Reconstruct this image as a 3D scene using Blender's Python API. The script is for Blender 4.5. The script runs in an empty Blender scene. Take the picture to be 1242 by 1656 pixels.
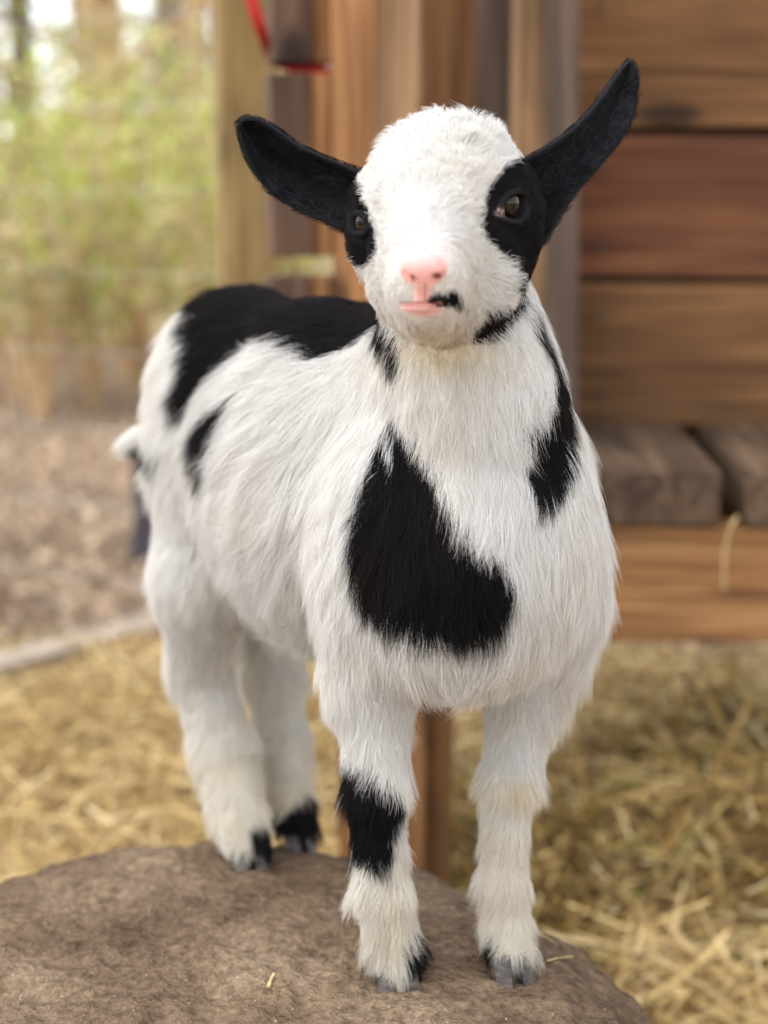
import bpy, bmesh, math, random
import numpy as np
from mathutils import Vector, Matrix, noise as mnoise
from mathutils.bvhtree import BVHTree
from mathutils.kdtree import KDTree

# ------------------------------------------------------------------ camera, sky, sun, exposure
S = bpy.context.scene
COL = S.collection
RNG = np.random.default_rng(7)
random.seed(7)
W0, H0, FPX = 1242.0, 1656.0, 2275.0            # photograph size and focal length in its pixels
PITCH = math.radians(13.06)
CAM_Z = 0.458                                    # eye height above the boulder's top
cam_d = bpy.data.cameras.new('camera')
cam = bpy.data.objects.new('camera', cam_d); COL.objects.link(cam)
cam.location = (0, 0, CAM_Z)
cam.rotation_euler = (math.pi/2 - PITCH, 0, 0)
cam_d.sensor_fit = 'VERTICAL'; cam_d.sensor_height = 36.0; cam_d.sensor_width = 27.0
cam_d.lens = FPX / H0 * 36.0
cam_d.clip_start = 0.02; cam_d.clip_end = 400
cam_d.dof.use_dof = True; cam_d.dof.focus_distance = 0.765; cam_d.dof.aperture_fstop = 3.7
S.camera = cam

SUN_EL, SUN_AZ = math.radians(70), math.radians(-112)   # azimuth from +Y (away from camera), clockwise to +X
w = bpy.data.worlds.new('World'); S.world = w; w.use_nodes = True
nt = w.node_tree; nt.nodes.clear()
sky = nt.nodes.new('ShaderNodeTexSky'); sky.sky_type = 'NISHITA'; sky.sun_disc = False
sky.sun_elevation = SUN_EL; sky.sun_rotation = SUN_AZ
sky.air_density = 1.0; sky.dust_density = 1.6; sky.ozone_density = 1.0
hs = nt.nodes.new('ShaderNodeHueSaturation'); hs.inputs['Saturation'].default_value = 0.30
bgn = nt.nodes.new('ShaderNodeBackground'); bgn.inputs['Strength'].default_value = 0.15
wo = nt.nodes.new('ShaderNodeOutputWorld')
nt.links.new(sky.outputs[0], hs.inputs['Color']); nt.links.new(hs.outputs[0], bgn.inputs[0]); nt.links.new(bgn.outputs[0], wo.inputs[0])
sun_d = bpy.data.lights.new('sun', 'SUN'); sun_d.energy = 0.5; sun_d.angle = math.radians(60); sun_d.color = (1.0, 0.93, 0.82)
sun = bpy.data.objects.new('sun', sun_d); COL.objects.link(sun)
sv = Vector((math.sin(SUN_AZ)*math.cos(SUN_EL), math.cos(SUN_AZ)*math.cos(SUN_EL), math.sin(SUN_EL)))
sun.rotation_euler = sv.to_track_quat('Z', 'Y').to_euler()
sun.location = sv*5
S.view_settings.view_transform = 'Standard'; S.view_settings.look = 'None'
S.view_settings.exposure = 1.84; S.view_settings.gamma = 1.0
S.render.engine = 'CYCLES'
S.cycles.use_denoising = True
S.cycles.max_bounces = 7; S.cycles.diffuse_bounces = 5; S.cycles.glossy_bounces = 3
S.cycles.transmission_bounces = 6; S.cycles.transparent_max_bounces = 8
S.cycles.caustics_reflective = False; S.cycles.caustics_refractive = False
S.cycles.sample_clamp_indirect = 6.0
S.cycles.use_adaptive_sampling = True; S.cycles.adaptive_threshold = .02

# ------------------------------------------------------------------ pixel <-> place
CP, SP = math.cos(PITCH), math.sin(PITCH)
def w3(px, py, D):
    "point of the photograph's pixel at horizontal distance D from the camera"
    u = (px - W0/2)/FPX; v = (H0/2 - py)/FPX
    d = np.array([u, CP + v*SP, -SP + v*CP]); d = d*(D/d[1])
    return d + np.array([0, 0, CAM_Z])
def onz(px, py, z):
    u = (px - W0/2)/FPX; v = (H0/2 - py)/FPX
    d = np.array([u, CP + v*SP, -SP + v*CP]); d = d*((z - CAM_Z)/d[2])
    return d + np.array([0, 0, CAM_Z])
def rpx(r, D): return r*D/FPX
def project(P):
    "photo pixel of each world point (n,3)"
    q = P - np.array([0, 0, CAM_Z])
    zf = q[:, 1]*CP - q[:, 2]*SP; up = q[:, 1]*SP + q[:, 2]*CP
    return np.stack([W0/2 + FPX*q[:, 0]/zf, H0/2 - FPX*up/zf], 1)
def unit(v): v = np.asarray(v, float); return v/np.linalg.norm(v)
def norm_rows(v): return v/np.maximum(np.linalg.norm(v, axis=1, keepdims=True), 1e-9)

# ------------------------------------------------------------------ object helpers
def tag(o, label=None, cat=None, group=None, kind=None):
    if label: o['label'] = label
    if cat: o['category'] = cat
    if group: o['group'] = group
    if kind: o['kind'] = kind
    return o
def empty(name, loc=(0, 0, 0), rz=0):
    o = bpy.data.objects.new(name, None); COL.objects.link(o)
    o.location = loc; o.rotation_euler = (0, 0, rz); o.empty_display_size = .05
    return o
def link(name, me, mat=None, parent=None):
    o = bpy.data.objects.new(name, me); COL.objects.link(o)
    if mat: me.materials.append(mat)
    if parent is not None:                       # parts are modelled in world coordinates
        o.parent = parent
        o.matrix_parent_inverse = world_inv(parent)
    return o
def world_inv(p):
    m = Matrix.LocRotScale(p.location, p.rotation_euler, p.scale)
    q = p
    while q.parent is not None:
        m = q.matrix_parent_inverse @ m
        q = q.parent
        m = Matrix.LocRotScale(q.location, q.rotation_euler, q.scale) @ m
    return m.inverted()
def mesh_np(name, V, F, smooth=False):
    "mesh from numpy arrays: V (n,3), F (m,k) with k = 3 or 4"
    me = bpy.data.meshes.new(name)
    V = np.asarray(V, np.float32); F = np.asarray(F, np.int32); k = F.shape[1]
    me.vertices.add(len(V)); me.vertices.foreach_set('co', V.ravel())
    me.loops.add(F.size); me.loops.foreach_set('vertex_index', F.ravel())
    me.polygons.add(len(F)); me.polygons.foreach_set('loop_start', np.arange(0, F.size, k, dtype=np.int32))
    me.update(calc_edges=True)
    if smooth: me.polygons.foreach_set('use_smooth', np.ones(len(F), bool))
    me.validate()
    return me
def vcol(me, C, name='col'):
    a = me.color_attributes.new(name, 'FLOAT_COLOR', 'POINT')
    C4 = np.ones((len(me.vertices), 4), np.float32); C4[:, :3] = C
    a.data.foreach_set('color', C4.ravel())
def sinnoise(P, scale, seed, n=10):
    "smooth coherent noise in about [-1,1] from random plane waves"
    r = np.random.default_rng(seed)
    K = norm_rows(r.normal(size=(n, 3)))*r.uniform(.6, 1.6, (n, 1))*(2*math.pi/scale)
    ph = r.uniform(0, 6.28, n)
    return np.sin(P @ K.T + ph).sum(1)/math.sqrt(n/2)/1.6
def in_poly(pt, poly):
    poly = np.asarray(poly, float); x, y = pt[:, 0], pt[:, 1]
    inside = np.zeros(len(pt), bool); n = len(poly)
    for i in range(n):
        x1, y1 = poly[i]; x2, y2 = poly[(i+1) % n]
        if y1 == y2: continue
        c = ((y1 > y) != (y2 > y)) & (x < (x2-x1)*(y-y1)/(y2-y1)+x1)
        inside ^= c
    return inside

# ------------------------------------------------------------------ node helpers
def mat_new(name):
    m = bpy.data.materials.new(name); m.use_nodes = True
    t = m.node_tree; t.nodes.clear()
    out = t.nodes.new('ShaderNodeOutputMaterial'); b = t.nodes.new('ShaderNodeBsdfPrincipled')
    t.links.new(b.outputs[0], out.inputs['Surface'])
    return m, t, b, out
def nd(t, typ, **kw):
    n = t.nodes.new(typ)
    for k, v in kw.items():
        if k in n.inputs.keys(): n.inputs[k].default_value = v
        else: setattr(n, k, v)
    return n
def ramp(t, stops, src=None, interp='LINEAR'):
    r = t.nodes.new('ShaderNodeValToRGB'); e = r.color_ramp.elements; r.color_ramp.interpolation = interp
    while len(e) < len(stops): e.new(.5)
    for el, (p, c) in zip(e, stops):
        el.position = p; el.color = (c[0], c[1], c[2], 1)
    if src is not None: t.links.new(src, r.inputs[0])
    return r
def bump(t, b, src, strength, dist):
    n = nd(t, 'ShaderNodeBump'); n.inputs['Strength'].default_value = strength; n.inputs['Distance'].default_value = dist
    t.links.new(src, n.inputs['Height']); t.links.new(n.outputs[0], b.inputs['Normal']); return n
def srgb(r, g, b):
    f = lambda c: (c/255/12.92 if c/255 <= .04045 else ((c/255+.055)/1.055)**2.4)
    return (f(r), f(g), f(b))


# ------------------------------------------------------------------ materials of the yard
GROUND = -0.33
def m_wood(name, dark, mid, light, rough=.75, gs=1.0, knots=True):
    m, t, b, out = mat_new(name)
    tc = nd(t, 'ShaderNodeTexCoord'); oi = nd(t, 'ShaderNodeObjectInfo')
    off = nd(t, 'ShaderNodeVectorMath', operation='SCALE'); off.inputs[0].default_value = (7.3, 3.1, 5.7); t.links.new(oi.outputs['Random'], off.inputs['Scale'])
    add = nd(t, 'ShaderNodeVectorMath', operation='ADD'); t.links.new(tc.outputs['Object'], add.inputs[0]); t.links.new(off.outputs[0], add.inputs[1])
    mp = nd(t, 'ShaderNodeMapping'); mp.inputs['Scale'].default_value = (2.2*gs, 34*gs, 34*gs); t.links.new(add.outputs[0], mp.inputs['Vector'])
    n = nd(t, 'ShaderNodeTexNoise', Scale=1.0, Detail=3.0, Roughness=.6, Distortion=1.2); t.links.new(mp.outputs[0], n.inputs['Vector'])
    mp2 = nd(t, 'ShaderNodeMapping'); mp2.inputs['Scale'].default_value = (4*gs, 150*gs, 150*gs); t.links.new(add.outputs[0], mp2.inputs['Vector'])
    n2 = nd(t, 'ShaderNodeTexNoise', Scale=1.0, Detail=2.0, Roughness=.7); t.links.new(mp2.outputs[0], n2.inputs['Vector'])
    r = ramp(t, [(.28, dark), (.5, mid), (.72, light)], n.outputs[0])
    r2 = ramp(t, [(.3, (.5, .47, .45)), (.6, (1.08, 1.08, 1.08))], n2.outputs[0])
    mx = nd(t, 'ShaderNodeMix', data_type='RGBA', blend_type='MULTIPLY'); mx.inputs['Factor'].default_value = .8
    t.links.new(r.outputs[0], mx.inputs['A']); t.links.new(r2.outputs[0], mx.inputs['B'])
    # boards differ in tone; blotches of weather
    n3 = nd(t, 'ShaderNodeTexNoise', Scale=5.0, Detail=1.0); t.links.new(add.outputs[0], n3.inputs['Vector'])
    v1 = nd(t, 'ShaderNodeMapRange'); v1.inputs['To Min'].default_value = .8; v1.inputs['To Max'].default_value = 1.15; t.links.new(oi.outputs['Random'], v1.inputs['Value'])
    v2 = nd(t, 'ShaderNodeMapRange'); v2.inputs['From Min'].default_value = .3; v2.inputs['From Max'].default_value = .7; v2.inputs['To Min'].default_value = .72; v2.inputs['To Max'].default_value = 1.15; t.links.new(n3.outputs[0], v2.inputs['Value'])
    mu = nd(t, 'ShaderNodeMath', operation='MULTIPLY'); t.links.new(v1.outputs[0], mu.inputs[0]); t.links.new(v2.outputs[0], mu.inputs[1])
    sc = nd(t, 'ShaderNodeVectorMath', operation='SCALE'); t.links.new(mx.outputs['Result'], sc.inputs[0]); t.links.new(mu.outputs[0], sc.inputs['Scale'])
    last = sc.outputs[0]
    if knots:
        mp3 = nd(t, 'ShaderNodeMapping'); mp3.inputs['Scale'].default_value = (3.2, 8, 8); t.links.new(add.outputs[0], mp3.inputs['Vector'])
        vo = nd(t, 'ShaderNodeTexVoronoi', Scale=1.0, Randomness=1.0); t.links.new(mp3.outputs[0], vo.inputs['Vector'])
        rk = ramp(t, [(0, (1, 1, 1)), (.09, (.9, .9, .9)), (.16, (0, 0, 0))], vo.outputs['Distance'])
        mk = nd(t, 'ShaderNodeMix', data_type='RGBA'); t.links.new(rk.outputs[0], mk.inputs['Factor']); t.links.new(last, mk.inputs['A']); mk.inputs['B'].default_value = (*[c*.35 for c in dark], 1)
        last = mk.outputs['Result']
    t.links.new(last, b.inputs['Base Color'])
    b.inputs['Roughness'].default_value = rough; b.inputs['Specular IOR Level'].default_value = .25
    bump(t, b, n2.outputs[0], .35, .0015)
    return m
M_PLANK = m_wood('red brown stained plank', srgb(66, 38, 24), srgb(98, 60, 38), srgb(120, 78, 50))
M_PLANK2 = m_wood('honey brown plank', srgb(82, 56, 32), srgb(118, 82, 50), srgb(140, 102, 64))
M_STUD = m_wood('warm brown stud', srgb(116, 78, 46), srgb(158, 112, 70), srgb(180, 134, 90))
M_STUDL = m_wood('pale brown stud', srgb(136, 104, 74), srgb(170, 134, 98), srgb(190, 156, 120))
M_GREY = m_wood('weathered grey brown board', srgb(72, 59, 51), srgb(102, 84, 72), srgb(128, 108, 94))
M_PALE = m_wood('pale new pine post', srgb(150, 122, 76), srgb(178, 150, 98), srgb(200, 172, 122))
M_DECK = m_wood('dirty grey deck board', srgb(62, 48, 37), srgb(92, 73, 56), srgb(120, 98, 77), knots=False)
M_BEAM = m_wood('tan deck beam', srgb(92, 62, 38), srgb(132, 94, 58), srgb(156, 118, 78))
M_BLOCK = m_wood('dark brown timber', srgb(70, 53, 43), srgb(96, 74, 60), srgb(118, 94, 78))
M_BLEACH = m_wood('sun bleached board', srgb(122, 110, 97), srgb(150, 138, 123), srgb(172, 160, 144), knots=False)
def m_flat(name, col, rough=.8, var=.3, scale=8):
    m, t, b, out = mat_new(name)
    tc = nd(t, 'ShaderNodeTexCoord'); n = nd(t, 'ShaderNodeTexNoise', Scale=scale, Detail=3.0, Roughness=.65); t.links.new(tc.outputs['Object'], n.inputs['Vector'])
    r = ramp(t, [(.3, [c*(1-var) for c in col]), (.7, [min(c*(1+var), 1) for c in col])], n.outputs[0]); t.links.new(r.outputs[0], b.inputs['Base Color'])
    b.inputs['Roughness'].default_value = rough; bump(t, b, n.outputs[0], .4, .01)
    return m
def m_vary(name, rough=.8, trans=.0, spec=.2):
    m, t, b, out = mat_new(name)
    a = nd(t, 'ShaderNodeAttribute', attribute_name='col'); t.links.new(a.outputs['Color'], b.inputs['Base Color'])
    b.inputs['Roughness'].default_value = rough; b.inputs['Specular IOR Level'].default_value = spec
    if trans:
        tr = nd(t, 'ShaderNodeBsdfTranslucent'); t.links.new(a.outputs['Color'], tr.inputs['Color'])
        mx = nd(t, 'ShaderNodeMixShader'); mx.inputs[0].default_value = trans
        t.links.new(b.outputs[0], mx.inputs[1]); t.links.new(tr.outputs[0], mx.inputs[2]); t.links.new(mx.outputs[0], out.inputs['Surface'])
    return m
M_STRAW = m_vary('straw', .55, .2, .3)
M_LEAF = m_vary('leaf', .5, .4, .3)
M_LITTER = m_vary('dry leaf', .8, .15)

# ------------------------------------------------------------------ ground
def m_ground():
    m, t, b, out = mat_new('earth and leaf litter')
    tc = nd(t, 'ShaderNodeTexCoord')
    n = nd(t, 'ShaderNodeTexNoise', Scale=1.3, Detail=4.0, Roughness=.65); t.links.new(tc.outputs['Object'], n.inputs['Vector'])
    n2 = nd(t, 'ShaderNodeTexNoise', Scale=30.0, Detail=3.0, Roughness=.7); t.links.new(tc.outputs['Object'], n2.inputs['Vector'])
    r = ramp(t, [(.3, srgb(120, 100, 84)), (.5, srgb(156, 132, 110)), (.7, srgb(186, 160, 132))], n.outputs[0])
    r2 = ramp(t, [(.3, (.6, .58, .55)), (.65, (1.15, 1.12, 1.05))], n2.outputs[0])
    mx = nd(t, 'ShaderNodeMix', data_type='RGBA', blend_type='MULTIPLY'); mx.inputs['Factor'].default_value = .8
    t.links.new(r.outputs[0], mx.inputs['A']); t.links.new(r2.outputs[0], mx.inputs['B']); t.links.new(mx.outputs['Result'], b.inputs['Base Color'])
    b.inputs['Roughness'].default_value = .95; bump(t, b, n2.outputs[0], .5, .02)
    return m
def hill(x, y):
    return GROUND+.9*np.clip((y-9)/22, 0, 1)**1.5*(1+.2*np.sin(x*.21+1))+.03*np.sin(x*1.1)*np.sin(y*.9)*np.clip((y-2)/4, 0, 1)
def build_ground():
    xs = np.r_[np.linspace(-150, -12, 24), np.linspace(-11, 11, 67), np.linspace(12, 150, 24)]
    ys = np.r_[np.linspace(-60, -3, 16), np.linspace(-2.5, 20, 76), np.linspace(21, 220, 40)]
    X, Y = np.meshgrid(xs, ys, indexing='ij'); Z = hill(X, Y)
    n, k = X.shape; V = np.stack([X, Y, Z], -1).reshape(-1, 3)
    i, j = np.meshgrid(np.arange(n-1), np.arange(k-1), indexing='ij'); a = (i*k+j).ravel()
    o = link('ground', mesh_np('ground', V, np.stack([a, a+k, a+k+1, a+1], 1), True), m_ground()); o['kind'] = 'structure'
build_ground()

# ------------------------------------------------------------------ the goat shelter
def board_mesh(l, wd, th, seed=0, nseg=7):
    "a sawn board: length on X, slightly uneven and eased edges"
    r = random.Random(seed); bm = bmesh.new(); bmesh.ops.create_cube(bm, size=1)
    for v in bm.verts: v.co = Vector((v.co.x*l, v.co.y*wd, v.co.z*th))
    es = [e for e in bm.edges if abs(e.verts[0].co.x-e.verts[1].co.x) > l*.9]
    bmesh.ops.subdivide_edges(bm, edges=es, cuts=nseg)
    for v in bm.verts:
        if abs(v.co.x) < l*.49: v.co.y += r.uniform(-.0007, .0007); v.co.z += r.uniform(-.0006, .0006)
        else: v.co.x += r.uniform(-.0015, .0015)
    e2 = [e for e in bm.edges if len(e.link_faces) == 2 and e.calc_face_angle(0) > .8]
    bmesh.ops.bevel(bm, geom=e2, offset=min(.0022, th*.2), segments=2, profile=.6, affect='EDGES')
    me = bpy.data.meshes.new('board'); bm.to_mesh(me); bm.free()
    return me
def board(name, c, dims, rot, mat, parent, seed=0):
    o = link(name, board_mesh(*dims, seed), mat, parent); o.location = c; o.rotation_euler = rot
    return o
SHELTER = empty('goat_shelter', tuple(onz(1100, 1400, GROUND)))
tag(SHELTER, 'brown wooden goat shelter with plank wall, studs and raised deck', 'shelter')
YAW = math.radians(-3.0)
def sh(px, py, D): return Vector(w3(px, py, D))
def span(pxa, pxb, D, z0, z1, th, name, mat, seed, vertical=True, yaw=YAW):
    "a board whose front face covers pixels pxa..pxb at distance D, from height z0 to z1"
    pm = 828-((z0+z1)/2-CAM_Z)/D*FPX*.97-300+0
    ca = onD(pxa, (z0+z1)/2, D); cb = onD(pxb, (z0+z1)/2, D)
    wd = cb-ca; c = Vector(((ca+cb)/2, D+th/2, (z0+z1)/2))
    if vertical: return board(name, c, (z1-z0, wd, th), (math.pi/2, -math.pi/2, yaw), mat, SHELTER, seed)
    return board(name, c, (wd, z1-z0, th), (math.pi/2, 0, yaw), mat, SHELTER, seed)
def onD(px, z, D):
    zf = D*CP-(z-CAM_Z)*SP
    return (px-W0/2)/FPX*zf
# plank wall behind the deck
zs = [(.160, .338), (.346, .518), (.528, .706), (.714, .89)]
for i, (a, b_) in enumerate(zs):
    span(880, 2300, 1.76+.003*(i % 2), a, b_, .034, 'wall_plank', (M_PLANK2, M_PLANK, M_PLANK2, M_PLANK)[i], 11+i, False)
span(890, 2290, 1.835, .05, .95, .012, 'back_panel', M_GREY, 17, False)
# screw heads where the planks meet the corner board
M_SCREW = m_flat('dark screw head', (.03, .028, .026), .5, .3, 200)
def screw(px, z, D):
    bm = bmesh.new(); bmesh.ops.create_cone(bm, segments=12, radius1=.0042, radius2=.0036, depth=.004, cap_ends=True)
    me = bpy.data.meshes.new('screw'); bm.to_mesh(me); bm.free()
    o = link('screw', me, M_SCREW, SHELTER); o.location = (onD(px, z, D), D, z); o.rotation_euler = (math.pi/2, 0, 0)
for a, b_ in zs[:3]:
    for f in (.22, .78):
        screw(972, a+(b_-a)*f, 1.771); screw(1480, a+(b_-a)*f, 1.73)
# deck boards and beam
dz0, dz1 = .107, .165
xs_ = [(525, 640), (655, 800), (812, 925), (932, 1176), (1216, 1430), (1445, 1680), (1695, 1930), (1945, 2180)]
for i, (a, b_) in enumerate(xs_):
    xa, xb = onD(a, .136, 1.45), onD(b_, .136, 1.45)
    board('deck_board', Vector(((xa+xb)/2, 1.45+.155-.05*((xa+xb)/2-.3), (dz0+dz1)/2)), (.31, xb-xa, dz1-dz0), (0, 0, math.pi/2+YAW), M_DECK, SHELTER, 30+i)
span(520, 2200, 1.447, -.025, .1045, .04, 'deck_beam', M_BEAM, 41, False)
span(520, 2200, 1.70, -.025, .1045, .04, 'deck_beam', M_BEAM, 42, False)
# posts under the deck
span(548, 690, 1.385, GROUND-.05, .104, .06, 'post', M_BEAM, 43)
span(690, 735, 1.40, GROUND-.05, .104, .075, 'post', M_PLANK2, 44)
span(1900, 2000, 1.50, GROUND-.05, .104, .09, 'post', M_GREY, 45)
# studs beside the opening
span(536, 607, 1.50, .168, 1.25, .05, 'stud', M_STUD, 51)
span(609, 682, 1.53, .168, 1.25, .05, 'stud', M_STUDL, 52)
span(676, 772, 1.80, .10, 1.25, .03, 'wall_board', M_PLANK2, 53)
span(772, 836, 1.74, .10, 1.25, .03, 'wall_board', M_GREY, 54)
span(834, 905, 1.66, .10, 1.25, .05, 'stud', M_STUDL, 55)
st = span(884, 940, 1.64, .168, 1.30, .04, 'corner_board', M_GREY, 56); st.rotation_euler.rotate_axis('Z', math.radians(1.5))
# stacked boards of the side wall, grey ends and brown sides
for i, (ya, yb) in enumerate([(-170, 104), (120, 414), (446, 760)]):
    z0 = w3(480, yb, 1.58)[2]; z1 = w3(480, ya, 1.58)[2]
    span(431, 497, 1.56, z0, z1, .05, 'wall_board', M_BLOCK, 60+i, True, math.radians(10))
    span(497, 537, 1.572, z0, z1, .035, 'wall_board', M_STUD, 64+i, True, math.radians(-8))
# unseen roof over the deck, added to shade the wall
board('unseen_roof_panel', Vector((.50, 1.90, 1.34)), (1.30, .90, .03), (math.radians(-8), 0, YAW), M_GREY, SHELTER, 70)

# red webbing strap tied between the boards
def strap():
    pts = [(400, -40, 1.545), (406, 0, 1.545), (416, 30, 1.548), (425, 56, 1.56), (431, 74, 1.60), (440, 98, 1.625), (462, 109, 1.60), (500, 113, 1.585), (575, 124, 1.58)]
    P = np.array([w3(*p) for p in pts]); bm = bmesh.new(); prev = None
    for i, p in enumerate(P):
        d = P[min(i+1, len(P)-1)]-P[max(i-1, 0)]; d = unit(d); sd = unit(np.cross(d, [0, 1, 0])); wv = .0060
        row = [bm.verts.new(tuple(p+sd*wv*s+np.array([0, o_, 0]))) for s, o_ in ((-1, 0), (-.3, -.0015), (.3, -.0015), (1, 0))]
        if prev:
            for a in range(3): bm.faces.new((prev[a], prev[a+1], row[a+1], row[a]))
        prev = row
    me = bpy.data.meshes.new('strap'); bm.to_mesh(me); bm.free()
    o = link('strap', me, m_flat('red webbing', srgb(186, 24, 30), .7, .15, 300))
    md = o.modifiers.new('th', 'SOLIDIFY'); md.thickness = .0015
    md = o.modifiers.new('sub', 'SUBSURF'); md.render_levels = 1
    tag(o, 'red webbing strap tied round the boards of the shelter', 'strap')
strap()

# ------------------------------------------------------------------ pale post, fence, fallen board, stump
def fence():
    root = empty('wire_fence', tuple(onz(392, 1000, GROUND)))
    tag(root, 'wire fence with a thick pale pine post beside the shelter', 'fence')
    D = 2.3; xa, xb = onD(347, .5, D), onD(441, .5, D)
    board('post', Vector(((xa+xb)/2, D+.045, .55)), (1.9, xb-xa, .09), (math.pi/2, -math.pi/2, math.radians(12)), M_PALE, root, 80)
    for px, D in ((-420, 2.9),):
        board('post', Vector((onD(px, .3, D), D, .35)), (1.5, .09, .09), (math.pi/2, -math.pi/2, .2), M_GREY, root, 81)
    x0, y0 = (xa+xb)/2, 2.35; x1, y1 = onD(-420, .3, 2.9), 2.9
    mw = m_flat('galvanised wire', (.35, .36, .36), .4, .1)
    def wire(A, B, r):
        bm = bmesh.new(); A = Vector(A); B = Vector(B); L = (B-A).length
        bmesh.ops.create_cone(bm, segments=5, radius1=r, radius2=r, depth=L, cap_ends=True)
        bm.transform(Matrix.Translation((A+B)/2) @ (B-A).to_track_quat('Z', 'Y').to_matrix().to_4x4())
        me = bpy.data.meshes.new('wire'); bm.to_mesh(me); bm.free(); link('wire', me, mw, root)
    for i in range(8):
        z = GROUND+.08+.14*i; wire((x0, y0, z), (x1, y1, z), .0008)
    for i in range(1, 12):
        f = i/12; wire((x0+(x1-x0)*f, y0+(y1-y0)*f, GROUND), (x0+(x1-x0)*f, y0+(y1-y0)*f, GROUND+1.07), .0006)
fence()
A = onz(-60, 1128, GROUND); B = onz(300, 1030, GROUND); mdp = (A+B)/2
fb = link('board', board_mesh(float(np.linalg.norm(B-A))+.1, .075, .042, 90), M_BLEACH); fb.location = (mdp[0], mdp[1]+.03, GROUND+.019); fb.rotation_euler = (0, 0, math.atan2(B[1]-A[1], B[0]-A[0]))
tag(fb, 'weathered grey board lying on the ground at the edge of the straw', 'board')
A = onz(930, 1052, GROUND); B = onz(1330, 1046, GROUND); mdp = (A+B)/2
fb = link('board', board_mesh(float(np.linalg.norm(B-A)), .06, .04, 91), M_BLEACH); fb.location = (mdp[0], mdp[1]+.03, GROUND+.02); fb.rotation_euler = (0, 0, math.atan2(B[1]-A[1], B[0]-A[0]))
tag(fb, 'grey board lying on the ground behind the hay under the deck', 'board')
def stump():
    c = onz(262, 905, GROUND); bm = bmesh.new(); rows = []
    for i, (z, r) in enumerate([(-.02, .085), (.03, .07), (.10, .06), (.20, .056), (.27, .055), (.285, .05)]):
        rows.append([bm.verts.new((c[0]+r*(1+.1*math.sin(3*a+z*9)+.05*math.sin(7*a))*math.cos(a), c[1]+r*(1+.1*math.sin(3*a+z*9))*math.sin(a), c[2]+z)) for a in [2*math.pi*j/20 for j in range(20)]])
    for p, q in zip(rows[:-1], rows[1:]):
        for j in range(20): bm.faces.new((p[j], p[(j+1) % 20], q[(j+1) % 20], q[j]))
    bm.faces.new(rows[-1]); bm.faces.new(rows[0][::-1])
    for f in bm.faces: f.smooth = True
    me = bpy.data.meshes.new('stump'); bm.to_mesh(me); bm.free()
    o = link('tree_stump', me, m_flat('dark wet bark', srgb(52, 46, 50), .85, .4, 40))
    tag(o, 'small dark tree stump on the leaf litter behind the goat', 'stump')
stump()

# ------------------------------------------------------------------ loose matter: straw, hay, leaves
def ribbons(P, dirs, L, wd, C, seed, nseg=3, sag=.12):
    "thin bent straps as one mesh"
    r = np.random.default_rng(seed); n = len(P); t = np.linspace(-.5, .5, nseg+1)
    side = norm_rows(np.cross(dirs, norm_rows(r.normal(size=(n, 3)))+np.array([0, 0, .6]))); nb = np.cross(dirs, side)
    b1 = r.normal(0, sag, n); b2 = r.normal(0, sag, n)
    c = P[:, None]+L[:, None, None]*(t[None, :, None]*dirs[:, None]+(t**2)[None, :, None]*(b1[:, None, None]*side[:, None]+b2[:, None, None]*nb[:, None]))
    V = np.stack([c-side[:, None]*wd[:, None, None], c+side[:, None]*wd[:, None, None]], 2).reshape(-1, 3)
    k = 2*(nseg+1); base = (np.arange(n)*k)[:, None]
    F = np.concatenate([np.stack([base[:, 0]+2*i, base[:, 0]+2*i+1, base[:, 0]+2*i+3, base[:, 0]+2*i+2], 1) for i in range(nseg)])
    return V, F, np.repeat(C, k, 0)
def straw_cols(n, r, bright=1.0):
    pal = np.array([srgb(212, 186, 130), srgb(192, 162, 106), srgb(166, 138, 92), srgb(226, 206, 158), srgb(136, 110, 74), srgb(184, 164, 108)])
    return pal[r.choice(6, n, p=[.27, .24, .15, .16, .10, .08])]*r.uniform(.75, 1.1, (n, 1))*bright
def hay_h(x, y):
    "height of the straw bedding and of the hay heap under the deck"
    z = GROUND+.018+.012*np.sin(x*9+1)*np.sin(y*8)+.008*np.sin(x*23+y*11)
    heap = np.clip((x-.10)/.14, 0, 1)*np.clip((y-1.38)/.07, 0, 1)*np.clip((1.72-y)/.12, 0, 1)
    return z+heap*(.115+.02*np.sin(x*13+2)+.015*np.sin(y*19+x*5))
HAYC = np.array([srgb(180, 150, 92), srgb(154, 124, 72), srgb(112, 90, 56), srgb(206, 180, 122), srgb(152, 140, 78)])
def hay_bed():
    xs = np.linspace(-2.2, 1.9, 200); ys = np.linspace(.35, 2.35, 110)
    X, Y = np.meshgrid(xs, ys, indexing='ij'); edge = np.clip((2.28+.06*np.sin(X*7)-.1*X-Y)/.1, 0, 1)
    Z = hay_h(X, Y)*1.0; Z = (Z-.012)*edge+(GROUND-.03)*(1-edge)
    n, k = X.shape; V = np.stack([X, Y, Z], -1).reshape(-1, 3)
    i, j = np.meshgrid(np.arange(n-1), np.arange(k-1), indexing='ij'); a = (i*k+j).ravel()
    o = link('straw_bedding', mesh_np('straw_bedding', V, np.stack([a, a+k, a+k+1, a+1], 1), True), m_flat('packed straw', srgb(140, 112, 68), .9, .45, 60))
    o['kind'] = 'stuff'; tag(o, 'packed golden straw bedding round the boulder', 'straw')
hay_bed()
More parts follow.
